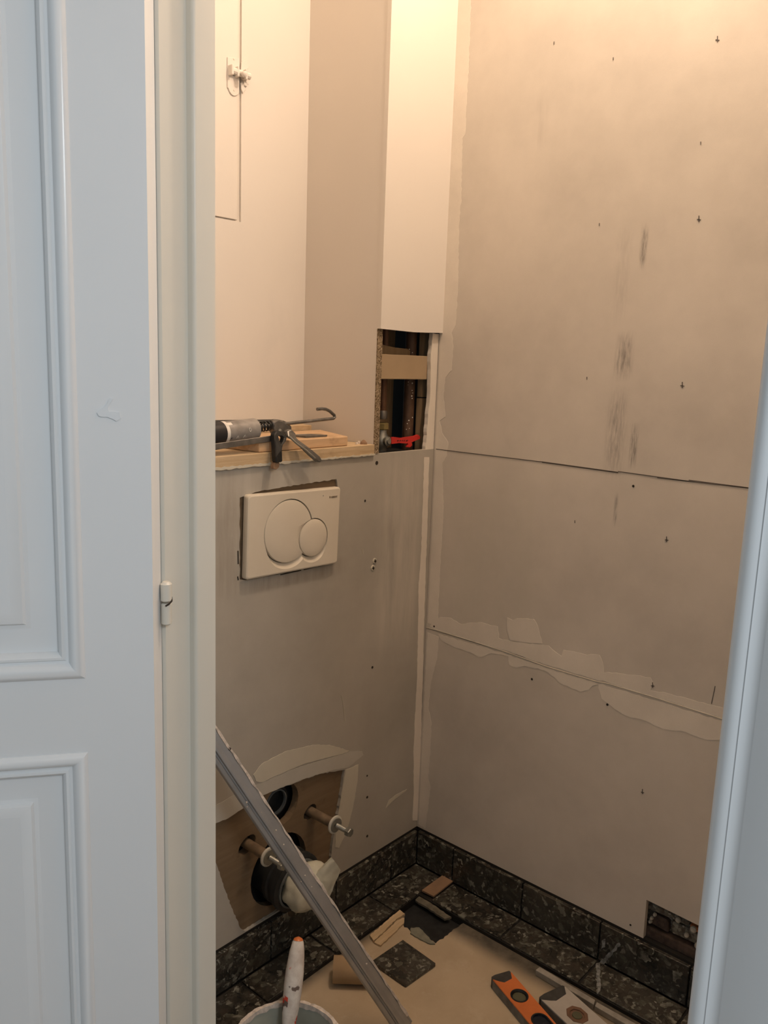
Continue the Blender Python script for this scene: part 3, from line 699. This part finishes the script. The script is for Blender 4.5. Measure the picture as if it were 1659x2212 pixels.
MB().lathe((HD[0], .05, HD[1]), (0, -1, -.06), [(.053, .096), (.053, .104), (.049, .104), (.049, .092)], 32, True).build('seal', M['grey_rubber'], dp, smooth=True)
# pale bag stuffed into the drain
bag = bmesh.new(); bmesh.ops.create_icosphere(bag, subdivisions=4, radius=1.0)
from mathutils import noise as mn
BC = Vector((HD[0] + .004, -.068, HD[1] - .008))
for v in bag.verts:
    d = v.co.normalized(); s = 1 + .12 * mn.noise(d * 2.2 + Vector((3, 1, 5))) + .10 * abs(mn.noise(d * 4.5)) - .03
    p = Vector((d.x * .050, d.y * .044, d.z * .050)) * s
    # a twisted corner sticks out to the right and up
    k = max(0, d.dot(Vector((.72, -.30, .60)).normalized()))
    p += Vector((.72, -.42, .40)).normalized() * .010 * k ** 4
    v.co = p + BC
me = bpy.data.meshes.new('plastic_bag'); 
for f in bag.faces: f.smooth = True
for v in bag.verts: v.co -= BC - Vector((0, 0, .0))
bag.to_mesh(me); bag.free(); me.materials.append(M['cloth'])
o = bpy.data.objects.new('plastic_bag', me); C.objects.link(o); o.location = BC
tag(o, 'pale crumpled plastic bag stuffed in the black drain pipe', 'bag')
fl = [W(672,1900,1,-.09), W(717,1853,1,-.115), W(735,1879,1,-.125), W(706,1950,1,-.11)]
b = MB(); NU = 10; vs_ = []; fs_ = []
for i in range(NU + 1):
    for j in range(NU + 1):
        a_, b_ = i / NU, j / NU
        p = fl[0].lerp(fl[1], a_).lerp(fl[3].lerp(fl[2], a_), b_)
        h = .006 * abs(mn.noise(Vector((a_ * 2.5, b_ * 3.5, 2.0)))) + .006 * sin(pi * b_) + .003 * mn.noise(Vector((a_ * 7, b_ * 6, 1)))
        vs_.append(p + Vector((-.4, -.8, .3)) * h)
nv = len(vs_)
vs_ += [p + Vector((.004, .007, -.003)) for p in vs_]
for i in range(NU):
    for j in range(NU):
        q = i * (NU + 1) + j; f_ = (q, q + 1, q + NU + 2, q + NU + 1); fs_.append(f_); fs_.append(tuple(x + nv for x in f_[::-1]))
rim = [(i * (NU + 1)) for i in range(NU + 1)] + [NU * (NU + 1) + j for j in range(1, NU + 1)] + [i * (NU + 1) + NU for i in range(NU - 1, -1, -1)] + [j for j in range(NU - 1, 0, -1)]
for k in range(len(rim)): a_, b_ = rim[k], rim[(k + 1) % len(rim)]; fs_.append((a_, b_, b_ + nv, a_ + nv))
b.add(vs_, fs_).build('bag_corner', M['cloth'], o, smooth=True)

# ------------------------------------------------------------------ ledge board and the things on it
lb = MB().slab([(-.86, -.004, 1.0605), (-.60, -.005, 1.0605), (SX - .002, -.004, 1.0605), (SX - .002, YB - .001, 1.0605), (-.86, YB - .001, 1.0605)], [], (0, 0, .0215)).build('ledge_board', M['ledge_wood'], loc=(-.53, .1, 1.0605), bevel=.0015)
tag(lb, 'pale wooden board capping the ledge over the cistern wall', 'board')
MB().slab(jag([(-.86, -.0055, 1.0585), (-.70, -.0055, 1.0565), (-.45, -.0055, 1.0585), (SX, -.0055, 1.0595), (SX, -.0055, 1.0625), (-.45, -.0055, 1.0630), (-.86, -.0055, 1.0615)], .006, .0013, 41), [], (0, .006, 0)).build('torn_plaster_edge', M['filler_pale'], lb)
bk = MB().slab([(-.530, .004, 1.0825), (-.288, .006, 1.0825), (-.226, .150, 1.0825), (-.545, .140, 1.0825)], [], (0, 0, .0195)).build('wood_block', M['block_wood'], loc=(-.4, .07, 1.0825), bevel=.002)
tag(bk, 'flat pine offcut lying on the ledge under the caulking gun', 'offcut')
sp = MB().slab([(-.395, .020, 1.1025), (-.335, .020, 1.1025), (-.352, .055, 1.1025), (-.40, .060, 1.1025)], [], (0, 0, .0035)).build('shim', M['steel_dark'], loc=(-.37, .035, 1.1025))
tag(sp, 'dark flat metal shim lying on the pine offcut', 'shim')
th_ = MB().slab(jag([(-.60, .155, 1.0825), (-.25, .155, 1.0825), (-.235, .215, 1.0825), (-.60, .215, 1.0825)], .012, .002, 44), [], (0, 0, .030)).build('board_scrap', M['ledge_wood'], loc=(-.42, .18, 1.0825), bevel=.001, seg=1)
tag(th_, 'ragged pale board scrap at the back of the ledge behind the caulking gun', 'offcut')
for k, (x, y, s) in enumerate(((-.232,.012,.008),(-.228,.030,.005),(-.245,.02,.004))):
    o = MB().lathe((x, y, 1.0815), (0, 0, 1), [(s, 0), (s * .9, s * .6), (s * .3, s * 1.2), (0, s * 1.3)], 6).build('plaster_crumb', M['crust'] if k else M['brown_card'], loc=(x, y, 1.0815))
    tag(o, ('brown crumb standing on the ledge by the pipe opening', 'pale plaster crumb on the ledge beside the boxed column', 'smallest pale crumb on the ledge near its right end')[k], 'crumb')

# caulking gun: barrel along the ledge, handles hanging over the edge
GY = .022
def G(px, py, y=GY): return W(px, py, 1, y)
cg = thing('caulking_gun', 'worn metal caulking gun with grey cartridge lying on the ledge', 'caulking gun', (-.45, GY, 1.102))
A0 = G(467, 936); A1 = G(549, 927); ax = (A1 - A0).normalized(); A_ = A0 - ax * .17; RC = .0205
MB().lathe(A_, ax, [(.006, -.05), (.008, -.02), (RC * .9, -.004), (RC, 0), (RC, (A1 - A_).length), (RC * .93, (A1 - A_).length + .001), (RC * .9, (A1 - A_).length - .006), (0, (A1 - A_).length - .006)], 28).build('cartridge', M['tube_body'], cg, smooth=True)
cart = [c for c in cg.children if c.name.startswith('cartridge')][0]
L1 = (G(467, 936) - A_).length
MB().lathe(A_, ax, [(RC + .0003, L1 - .03), (RC + .0003, L1 + .010)], 28).build('label_band', M['tube_black'], cart, smooth=True)
MB().lathe(A_, ax, [(RC + .0002, L1 + .010), (RC + .0002, L1 + .017)], 28).build('label_stripe', M['tube_white'], cart, smooth=True)
# label print: a white seal, an oval and small marks on the side facing out
ay = Vector((0, -1, 0)); az = ax.cross(ay) * -1
if az.z < 0: az = -az
def onc(l, deg): a = radians(deg); return A_ + ax * l + (ay * cos(a) + az * sin(a)) * (RC + .0005)
def cpatch(l0, l1, d0, d1, mat, name):
    n = 5; vs = []; fs = []
    for k in range(n + 1):
        a = d0 + (d1 - d0) * k / n; vs += [onc(l0, a), onc(l1, a)]
    for k in range(n): fs.append((2*k, 2*k+1, 2*k+3, 2*k+2))
    return MB().add(vs, fs).build(name, mat, cart)
cpatch(L1 + .012, L1 + .026, 42, 62, M['tube_white'], 'label_seal')
def cross_mark(l, deg, mat):
    b = MB()
    b.tube([onc(l - .002, deg - 5), onc(l + .002, deg + 5)], .0004, 4); b.tube([onc(l - .002, deg + 5), onc(l + .002, deg - 5)], .0004, 4)
    b.build('label_mark', mat, cart)
cross_mark(L1 + .020, -28, M['tube_black'])
for l in (.034, .050):
    MB().tube([onc(L1 + l - .0025, -30), onc(L1 + l, -16), onc(L1 + l + .0025, -30)], .0004, 4).build('label_mark', M['tube_white'], cart)
MB().tube([onc(L1 + .062 + .0022 * cos(a), 8 + 9 * sin(a)) for a in [2 * pi * k / 12 for k in range(13)]], .0005, 4).build('label_mark', M['tube_white'], cart)
# cradle strip under the cartridge
c0_, c1_ = G(440, 962, .000), G(592, 940, .000)
dv = (c1_ - c0_)
MB().slab([c0_ - dv * 1.0, c1_, c1_ + Vector((0, 0, -.0115)), c0_ - dv * 1.0 + Vector((0, 0, -.0115))], [], (0, .003, 0)).build('cradle', M['steel_dark'], cg, bevel=.0008, seg=1)
MB().slab([G(440, 908, GY), G(592, 906, GY), G(594, 911, GY), G(440, 912, GY)], [], (0, .004, 0)).build('cradle', M['steel_dark'], cg)
# plunger rod with coil spring and hook
r0_ = G(549, 923); r1_ = G(720, 904)
hook = [G(720, 904), G(723, 901), G(722, 897), G(712, 888), G(704, 884), G(696, 883), G(685, 884)]
hook = [r0_, r0_.lerp(r1_, .5), r0_.lerp(r1_, .95)] + hook
for i, p in enumerate(hook[3:]): p.y += .0
MB().tube(hook, .0034, 10).build('plunger_rod', M['steel_dark'], cg, smooth=True)
s0_, s1_ = G(560, 923), G(592, 918); sa = (s1_ - s0_); sd = sa.normalized(); sb = Vector((0, -1, 0)); sc_ = sd.cross(sb)
MB().tube([s0_ + sa * (k / 70) + (sb * cos(k * 2 * pi / 14) + sc_ * sin(k * 2 * pi / 14)) * .0085 for k in range(71)], .0016, 6).build('spring', M['black_plastic'], cg, smooth=True)
MB().lathe(G(549, 925), sd, [(.016, 0), (.016, .004), (.006, .006), (.006, .012)], 18).build('piston', M['steel_dark'], cg, smooth=True)
# body plate
bp = [(590,912),(600,906),(612,908),(620,916),(627,922),(624,932),(616,939),(606,942),(596,938),(592,928)]
MB().slab([G(*p, .012) for p in bp], [], (0, .018, 0)).build('body', M['steel_dark'], cg, bevel=.003)
bp = [(612,908),(622,912),(630,921),(631,930),(626,932),(620,922)]
MB().slab([G(*p, .024) for p in bp], [], (0, .012, 0)).build('release_lever', M['steel_dark'], cg, bevel=.002)
P = G(604, 931, .011); MB().lathe(P, (0, -1, 0), [(.0045, 0), (.004, .003), (.002, .004), (0, .004)], 10).build('rivet', M['steel'], cg, smooth=True)
# fixed handle (black) with an opening, hanging in front of the ledge edge
def Hn(px, py, off=0):
    t = max(0, (py - 930) / 70.0); return W(px, py, 1, .006 - .036 * min(t, .55) - .004 * max(0, t - .55) + off)
outer = [(588,931),(597,930),(606,938),(611,942),(609,952),(602,960),(600,970),(601,995),(598,997),(587,998),(586,985),(584,950),(583,938)]
inner = [(592,940),(600,941),(605,945),(602,954),(598,959),(595,952)]
MB().slab([Hn(*p) for p in outer], [[Hn(*p) for p in inner]], (0, -.013, 0)).build('handle', M['black_plastic'], cg, bevel=.0015, seg=1)
MB().slab([Hn(587, 998, .002), Hn(597, 998, .002), Hn(596, 1008, .002), Hn(590, 1013, .002), Hn(584, 1012, .002), Hn(584, 1005, .002)], [], (0, -.010, 0)).build('handle_tip', M['brown_card'], cg, bevel=.001, seg=1)
# trigger
tr = [(612,930),(621,926),(630,935),(632,945),(640,952),(660,966),(683,985),(687,993),(684,998),(679,997),(664,984),(645,965),(628,950),(614,943)]
o = MB().slab([Hn(*p, -.002) for p in tr], [], (0, -.012, 0)).build('trigger', M['steel_dark'], cg, bevel=.0025)
tb = [Hn(*p, -.0165) for p in ((625,943),(640,957),(660,972),(680,990))]
MB().tube(tb, .0022, 8).build('trigger_rib', M['steel'], o, smooth=True)

# ------------------------------------------------------------------ pipes in the opening
vp = thing('stop_valve', 'stop valve with red lever on the old pipe in the wall opening', 'valve', (-.108, .070, 1.05))
VX, VY = -.108, .070
MB().tube([(VX, VY, 1.135), (VX, VY, 2.45)], .0085, 14).build('pipe', M['copper'], vp, smooth=True)
MB().lathe((VX, VY, 1.128), (0, 0, 1), [(.0095, 0), (.0112, .004), (.0112, .016), (.009, .020)], 14).build('solder_collar', M['steel_dark'], vp, smooth=True)
MB().lathe((VX, VY, 1.104), (0, 0, 1), [(.013, 0), (.0148, .002), (.0148, .014), (.0135, .016)], 6).build('nut', M['brass'], vp)
MB().lathe((VX, VY, 1.050), (0, 0, 1), [(.012, 0), (.012, .012), (.0155, .018), (.017, .028), (.0155, .038), (.011, .046), (.011, .055)], 16).build('body', M['steel'], vp, smooth=True)
MB().lathe((VX, VY - .012, 1.079), (0, -1, 0), [(.011, 0), (.011, .008), (.007, .009), (.006, .012)], 14).build('bonnet', M['steel'], vp, smooth=True)
def LV(px, py): return W(px, py, 1, .049 - .026 * (px - 845) / 63.0)
lev = [(845,945),(852,944),(868,946),(880,944),(895,942),(903,939),(908,943),(907,948),(890,955),(878,958),(862,957),(846,959)]
o = MB().slab([LV(*p) for p in lev], [], (0, .005, 0)).build('lever', M['red'], vp, bevel=.0012)
MB().slab([LV(*p) for p in ((880,955),(889,953),(891,962),(886,967),(879,966),(882,961))], [], (0, .006, 0)).build('lever_tab', M['red'], vp, bevel=.001)
for (x0, x1) in ((858, 861), (863, 866), (868, 870), (872, 874), (877, 881)):
    MB().slab([LV(x0, 951) + Vector((0, -.0003, 0)), LV(x1, 950) + Vector((0, -.0003, 0)), LV(x1, 952.6) + Vector((0, -.0003, 0)), LV(x0, 954) + Vector((0, -.0003, 0))], [], (0, .0006, 0)).build('lever_print', M['red_print'], o)
b2 = MB().lathe((VX - .034, VY, 1.05), (0, 0, 1), [(.010, 0), (.010, .045), (.0125, .047), (.0125, .062), (.009, .064)], 8)
b2.tube([(VX - .034, VY, 1.112), (VX - .034, VY, 1.118)], .006, 8)
o = b2.build('pipe_fitting', M['brass'], loc=(VX - .034, VY, 1.05)); tag(o, 'brass pipe fitting beside the stop valve, at the opening left edge', 'pipe')
wp = thing('waste_pipe', 'thick brown pipe with white plaster flecks in the wall opening', 'pipe', (-.020, .155, 1.04))
PX, PY, PR = -.004, .110, .0150
PX, PY, PR = -.031, .057, .0130
wp.location = (PX, PY, 1.04)
MB().tube([(PX, PY, 1.04), (PX, PY, 2.45)], PR, 20).build('pipe', M['rust_pipe'], wp, smooth=True)
for k in range(16):
    a = radians(rng.uniform(200, 285)); z = rng.uniform(1.09, 1.32); r = rng.uniform(.0010, .0022)
    d = Vector((cos(a), sin(a), 0)); MB().lathe(Vector((PX, PY, z)) + d * (PR - .0004), d, [(r, 0), (r * .7, .001), (0, .0012)], 6).build('plaster_fleck', M['white_fleck'], wp)

# ------------------------------------------------------------------ straightedge leaning in the corner
sa_ = thing('straightedge', 'long grey aluminium plasterer straightedge leaning into the back corner', 'straightedge', (-.438, -.323, -.012))
q0 = W(868, 2212, 2, .004); q1 = W(463, 1608, 1, -.1)
ld = (q1 - q0).normalized(); B0 = q0 - ld * .012; 
LLEN = (-.012 - q0.y) / ld.y
B1 = q0 + ld * LLEN
view = (CAM - (q0 + q1) / 2).normalized(); vn = (view - ld * view.dot(ld)).normalized(); vw = ld.cross(vn)
if vw.x < 0: vw = -vw       # to the right in the picture
half = .0190
pf = [(-half, -.010), (-half, .000), (-half + .003, .0035), (-half + .0095, .0045), (-half + .011, .002), (-half + .0135, .002), (-half + .015, .0065), (-.001, .0065), (.006, .0045), (half - .004, .003), (half - .002, .0005), (half, .0005), (half, -.010)]
MB().sweep([(B0, vw, vn), (B1, vw, vn)], pf).build('profile', M['alu'], sa_, bevel=.0006, seg=1)
r = random.Random(5); b = MB(); NS = 60
vs_ = []; fs_ = []
for i in range(NS):
    t = .02 + .86 * i / (NS - 1); p = B0.lerp(B1, t); e = half + r.uniform(-.0002, .0018); h = .0012 + r.uniform(0, .003)
    wd = r.uniform(.0015, .0045)
    if i in (34, 35, 40): wd = .0006; h = .0009
    vs_ += [p + vw * e + vn * -.004, p + vw * e + vn * h, p + vw * (half - wd) + vn * (h + .0006), p + vw * (half - wd - .001) + vn * .0003]
for i in range(NS - 1):
    for k in range(3): fs_.append((i*4+k, i*4+k+1, (i+1)*4+k+1, (i+1)*4+k))
b.add(vs_, fs_); b.build('plaster_crust', M['crust'], sa_)
for t in (.62, .70):
    p = B0.lerp(B1, t) + vw * (half - .002); MB().lathe(p, vn, [(.0028, -.001), (.0026, .0035), (.002, .0038), (0, .0030)], 8).build('hole', M['hole'], sa_)
for k in range(9):
    p = B0.lerp(B1, r.uniform(.05, .8)) + vw * r.uniform(-half * .7, half * .6); s = r.uniform(.0008, .002)
    MB().lathe(p + vn * .0045, vn, [(s, 0), (s * .8, .002), (0, .0028)], 6).build('plaster_spot', M['crust'], sa_)

# ------------------------------------------------------------------ bucket and brush
ZR = .150
def circ3(a, b, c):
    ax_, ay_, bx, by, cx, cy = a.x, a.y, b.x, b.y, c.x, c.y
    d = 2 * (ax_ * (by - cy) + bx * (cy - ay_) + cx * (ay_ - by))
    ux = ((ax_**2 + ay_**2) * (by - cy) + (bx**2 + by**2) * (cy - ay_) + (cx**2 + cy**2) * (ay_ - by)) / d
    uy = ((ax_**2 + ay_**2) * (cx - bx) + (bx**2 + by**2) * (ax_ - cx) + (cx**2 + cy**2) * (bx - ax_)) / d
    return Vector((ux, uy, 0)), math.hypot(ax_ - ux, ay_ - uy)
KC, KR = circ3(W(612, 2164, 2, ZR), W(519, 2212, 2, ZR), W(726, 2212, 2, ZR))
print('bucket', KC, KR)
bu = thing('bucket', 'round grey plaster bucket at the bottom left of the toilet floor', 'bucket', (KC.x, KC.y, fz))
hB = ZR - fz
MB().lathe((KC.x, KC.y, fz), (0, 0, 1), [(0, 0), (KR * .80, 0), (KR * .82, .004), (KR * .985, hB - .012), (KR + .002, hB - .010), (KR + .002, hB), (KR - .003, hB), (KR * .955, hB - .012), (KR * .79, .006), (0, .006)], 48).build('tub', M['bucket'], bu, smooth=True)
b = MB(); r = random.Random(9); vs_ = []; fs_ = []; n = 90
for k in range(n):
    a = 2 * pi * k / n; d = Vector((cos(a), sin(a), 0)); w1 = r.uniform(.001, .003); w2 = r.uniform(.002, .006); h = r.uniform(.001, .003)
    c = Vector((KC.x, KC.y, ZR))
    vs_ += [c + d * (KR + w1) + Vector((0, 0, -.002 - w2)), c + d * (KR + w1) + Vector((0, 0, h)), c + d * (KR - .002 - w1) + Vector((0, 0, h)), c + d * (KR - .005) + Vector((0, 0, -.003 - w2))]
for k in range(n):
    for j in range(3): fs_.append((k*4+j, k*4+j+1, ((k+1) % n)*4+j+1, ((k+1) % n)*4+j))
b.add(vs_, fs_); b.build('plaster_rim', M['crust'], bu)
MB().lathe((KC.x, KC.y, fz), (0, 0, 1), [(KR * .80, .05), (KR * .4, .053), (0, .05)], 32).build('plaster_rest', M['crust'], bu, smooth=True)
# brush standing in the bucket
h_bot = Vector((KC.x + .004, KC.y + .012, fz + .062)); 
d_t = (W(645, 2024, 2, .0) - CAM).normalized(); tt = ((h_bot + Vector((.03, .05, .17))) - CAM).length
h_top = CAM + d_t * tt
h_bot_v = W(624, 2212, 2, .135)
hd = (h_top - h_bot_v).normalized()
HL = (h_top - h_bot_v).length
h_start = h_bot_v - hd * ((h_bot_v.z - (fz + .056)) / hd.z)
Lh = (h_top - h_start).length
bs = thing('brush', 'plaster smeared brush handle with red flecks standing in the bucket', 'brush', tuple(h_start))
prf = [(.010, 0.0), (.0105, .25), (.0110, .38), (.0145, .52), (.0162, .66), (.0158, .78), (.0130, .90), (.0100, .965), (.0070, .99), (.002, 1.0)]
MB().lathe(h_start, hd, [(rr_, t * Lh) for rr_, t in prf], 18).build('handle', M['brush'], bs, smooth=True)
MB().lathe(h_start, hd, [(.0088, Lh * .981), (.0072, Lh * .990), (.002, Lh * 1.001)], 16).build('handle_tip', M['orange'], bs, smooth=True)
tb_ = h_start
MB().box((-.03, -.012, -.004), (.03, .012, .040), Matrix.Translation(tb_) @ hd.to_track_quat('Z', 'Y').to_matrix().to_4x4()).build('bristle_block', M['crust'], bs, bevel=.003)

# ------------------------------------------------------------------ spirit levels
def level(name, lab, P0, dr, wd, th, L, body_m, side_m, vials):
    """P0: left corner of the near end on top; dr: along; wd: width; th: thickness"""
    dr = Vector(dr).normalized(); wx = Vector((-dr.y, dr.x, 0))          # to the right in the picture
    if wx.x < 0: wx = -wx
    t = thing(name, lab, 'spirit level', (P0.x, P0.y, fz)); zt = fz + th
    o_ = Vector((P0.x, P0.y, fz))
    def q(a, b, z): return o_ + dr * a + wx * b + Vector((0, 0, z))
    hs = []
    b = MB(); cap = .016
    holes = []
    for (kind, a, rad, ln) in vials:
        if kind == 'oct': holes.append([q(a + rad * 1.15 * cos(pi/8 + k*pi/4), wd/2 + rad * sin(pi/8 + k*pi/4), 0) for k in range(8)])
        else: holes.append([q(a + (ln if cos(x) > 0 else -ln) + rad * cos(x), wd/2 + rad * sin(x), 0) for x in [2*pi*(k+.5)/24 for k in range(24)]])
    out = [q(0, .0, 0), q(.0, wd * .12, 0), q(cap * .9, wd * .30, 0), q(cap * .9, wd * .78, 0), q(0, wd, 0), q(L, wd, 0), q(L, 0, 0)]
    out = [q(.004, 0, 0), q(cap * 1.0, wd * .22, 0), q(cap * 1.35, wd * .36, 0), q(cap * 1.15, wd * .80, 0), q(.002, wd * .97, 0), q(.004, wd, 0), q(L, wd, 0), q(L, 0, 0)]
    lift = Vector((0, 0, th - .003))
    b.slab([p + lift for p in out], [[p + lift for p in h] for h in holes], (0, 0, .003)); b.build('web', body_m, t, bevel=.0006, seg=1)
    MB().slab([q(.003, .0, .0003), q(L, 0, .0003), q(L, wd, .0003), q(.003, wd, .0003)], [], (0, 0, th - .0035)).build('rail', side_m, t, bevel=.001, seg=1)
    MB().slab([q(-.004, .002, .0003), q(-.006, wd * .25, .0003), q(-.004, wd * .98, .0003), q(.0, wd, .0003), q(.020, wd * .9, .0003), q(.020, wd * .1, .0003), q(.002, 0, .0003)], [], (0, 0, th - .0012)).build('end_cap', M['end_cap'], t, bevel=.0012)
    MB().slab([q(L - .02, .001, .0003), q(L + .004, .001, .0003), q(L + .004, wd - .001, .0003), q(L - .02, wd - .001, .0003)], [], (0, 0, th + .0004)).build('end_cap', M['end_cap'], t, bevel=.0012)
    for (kind, a, rad, ln) in vials:
        c = q(a, wd/2, th)
        if kind == 'round':
            v = MB().lathe(c, (0, 0, 1), [(rad + .0008, -.003), (rad + .0012, .0008), (rad - .0015, .0012), (rad - .0035, -.0015), (rad - .0035, -.003)], 28).build('vial_housing', M['black_plastic'], t, smooth=True)
            MB().lathe(c, (0, 0, 1), [(rad - .0035, -.0032), (rad - .006, -.0018), (0, -.0012)], 24).build('vial', M['vial'], v, smooth=True)
        elif kind == 'long':
            lp = lambda g: [q(a + (ln if cos(x) > 0 else -ln) + (rad + g) * cos(x), wd/2 + (rad + g) * sin(x), 0) for x in [2*pi*(k+.5)/24 for k in range(24)]]
            v = MB().slab([p + Vector((0, 0, th - .003)) for p in lp(.001)], [[p + Vector((0, 0, th - .003)) for p in lp(-.002)]], (0, 0, .004)).build('vial_housing', M['black_plastic'], t)
            MB().slab([p + Vector((0, 0, th - .0035)) for p in lp(-.002)], [], (0, 0, .0018)).build('vial', M['vial_blue'], v)
        else:
            oc = lambda r_, z: [q(a + r_ * 1.15 * cos(pi/8 + k*pi/4), wd/2 + r_ * sin(pi/8 + k*pi/4), z) for k in range(8)]
            v = MB().slab(oc(rad, th - .003), [oc(rad * .66, th - .003)], (0, 0, .0038)).build('vial_housing', M['vial_brown'], t, bevel=.0006, seg=1)
            MB().slab(oc(rad * .68, th - .0035), [], (0, 0, .0012)).build('vial_seat', M['vial_brown'], v)
            MB().lathe(c, (0, 0, 1), [(rad * .5, -.0024), (rad * .46, -.0008), (0, -.0002)], 20).build('vial', M['vial'], v, smooth=True)
    return t
TH = .024; zt = fz + TH
Pa = W(1062, 2112, 2, zt); Pb = W(1145, 2212, 2, zt); Pr = W(1106, 2101, 2, zt)
dr = (Pb - Pa); dn = dr.normalized(); wdt = abs((Pr - Pa).dot(Vector((-dn.y, dn.x, 0))))
def along(px, py, P, d): return (W(px, py, 2, zt) - P).dot(d)
level('spirit_level', 'orange spirit level with round vials lying on the dusty floor', Pa, dn, wdt, TH, .40, M['orange'], M['level_side'],
      [('round', along(1122, 2151, Pa, dn), wdt * .36, 0), ('long', along(1185, 2212, Pa, dn), wdt * .36, .014), ('round', .345, wdt * .36, 0)])
print('level w', wdt, dn)
Sa = W(1166, 2156, 2, zt); Sb = W(1232, 2218, 2, zt); Sr = W(1216, 2126, 2, zt)
sn = (Sb - Sa).normalized(); wds = abs((Sr - Sa).dot(Vector((-sn.y, sn.x, 0))))
print('level2 w', wds, sn)
level('spirit_level', 'dusty silver spirit level with an octagonal brown vial, beside the orange one', Sa, sn, wds, TH, .50, M['level_grey'], M['level_side'],
      [('oct', along(1250, 2190, Sa, sn), wds * .30, 0), ('oct', .25, wds * .30, 0), ('oct', .43, wds * .30, 0)])

# ------------------------------------------------------------------ loose scraps on the floor
lt = MB().slab([W(x, y, 2, fz + .0005) for x, y in ((803,2083),(870,2037),(941,2088),(876,2134))], [], (0, 0, .009)).build('loose_tile', M['granite'], loc=tuple(W(878, 2086, 2, fz)), bevel=.0012, seg=1)
tag(lt, 'loose square of dark granite tile lying on the beige floor', 'tile')
# cardboard tube
ta = Vector((.656, -.755, 0)); tc = W(720, 2094, 2, fz + .0265); rT = .0265
tcb = MB().lathe(Vector((tc.x, tc.y, fz + rT + .0005)), ta, [(rT, 0), (rT, .078), (rT - .0012, .078), (rT - .0012, 0)], 32, True).build('cardboard_tube', M['cardboard'], loc=(tc.x, tc.y, fz), smooth=True)
tag(tcb, 'short brown cardboard tube lying on the floor behind the straightedge', 'tube')
bc = MB().slab([W(x, y, 2, .0005) for x, y in ((911,1926),(955,1894),(978,1906),(937,1939))], [], (0, 0, .004)).build('hardboard_scrap', M['brown_card'], loc=tuple(W(944, 1916, 2, .0005)))
tag(bc, 'small reddish brown hardboard piece lying near the back corner tiles', 'scrap')
bs_ = MB().slab(jag([W(x, y, 2, fz) for x, y in ((905,1940),(918,1946),(975,1985),(960,1989),(912,1958),(897,1948))], .008, .0015, 51), [], (0, 0, .005)).build('adhesive_strip', M['old_adhesive'], loc=tuple(W(930, 1960, 2, fz)))
tag(bs_, 'grey brown strip of old adhesive along the black pit edge', 'scrap')
def z8(x, y): return (680 + x / 4.366, 1860 + y / 4.366)
for k, (pts, lab, m_, h) in enumerate((
        (((520,720),(555,775),(780,560),(850,520),(800,480)), 'pale ragged wood strip lying by the torn black pit', 'ledge_wood', .006),
        (((560,782),(622,810),(840,600),(845,545),(780,570)), 'narrow pale strip in front of the ragged wood strip', 'ledge_wood', .004),
        (((900,690),(905,640),(985,636),(1060,715),(1135,790),(1090,790),(990,745)), 'grey green flake of paper at the front edge of the black pit', 'filler_grey', .003),
        (((240,860),(330,905),(430,835),(390,800)), 'pale torn underlay flake beside the cardboard tube, next to the straightedge', 'ledge_wood', .003))):
    P = [W(*z8(*p), 2, fz + .0005) for p in pts]
    o = MB().slab(jag(P, .006, .0013, 60 + k), [], (0, 0, h)).build('floor_scrap', M['old_paper' if 'grey green' in lab else m_], loc=tuple(sum(P, Vector()) / len(P)))
    tag(o, lab, 'scrap')
# grey strip beside the tiles
gp = [W(x, y, 2, fz + .014) for x, y in ((1157,2095),(1166,2088),(1286,2160),(1283,2170))]
o = MB().slab(gp, [], (0, 0, -.0135)).build('edge_strip', M['edging'], loc=tuple(W(1220, 2130, 2, fz)), bevel=.001); tag(o, 'grey edging strip lying along the tiles behind the silver level', 'strip')
gp = [W(x, y, 2, fz + .013) for x, y in ((1285,2173),(1289,2164),(1400,2226),(1396,2238))]
o = MB().slab(gp, [], (0, 0, -.0125)).build('edge_strip', M['edging'], loc=tuple(W(1340, 2200, 2, fz)), bevel=.001); tag(o, 'second grey edging strip, in the lower right corner by the wall tiles', 'strip')

# plaster splashes on the wall tiles by the joint
for k, (pts, axis, val) in enumerate(((((1296,2078),(1330,2042),(1338,2036),(1341,2041),(1302,2084)), 0, -.0087), (((1287,2082),(1296,2080),(1297,2140),(1290,2148)), 2, .0004), (((1300,2032),(1308,2028),(1307,2046),(1299,2050)), 0, -.0087))):
    P = [W(x, y, axis, val) for x, y in pts]
    MB().slab(jag(P, .005, .0016, 80 + k), [], (-.0009, 0, 0) if axis == 0 else (0, 0, .0009)).build('plaster_splash', M['mortar_dull'], br if axis == 0 else flo)
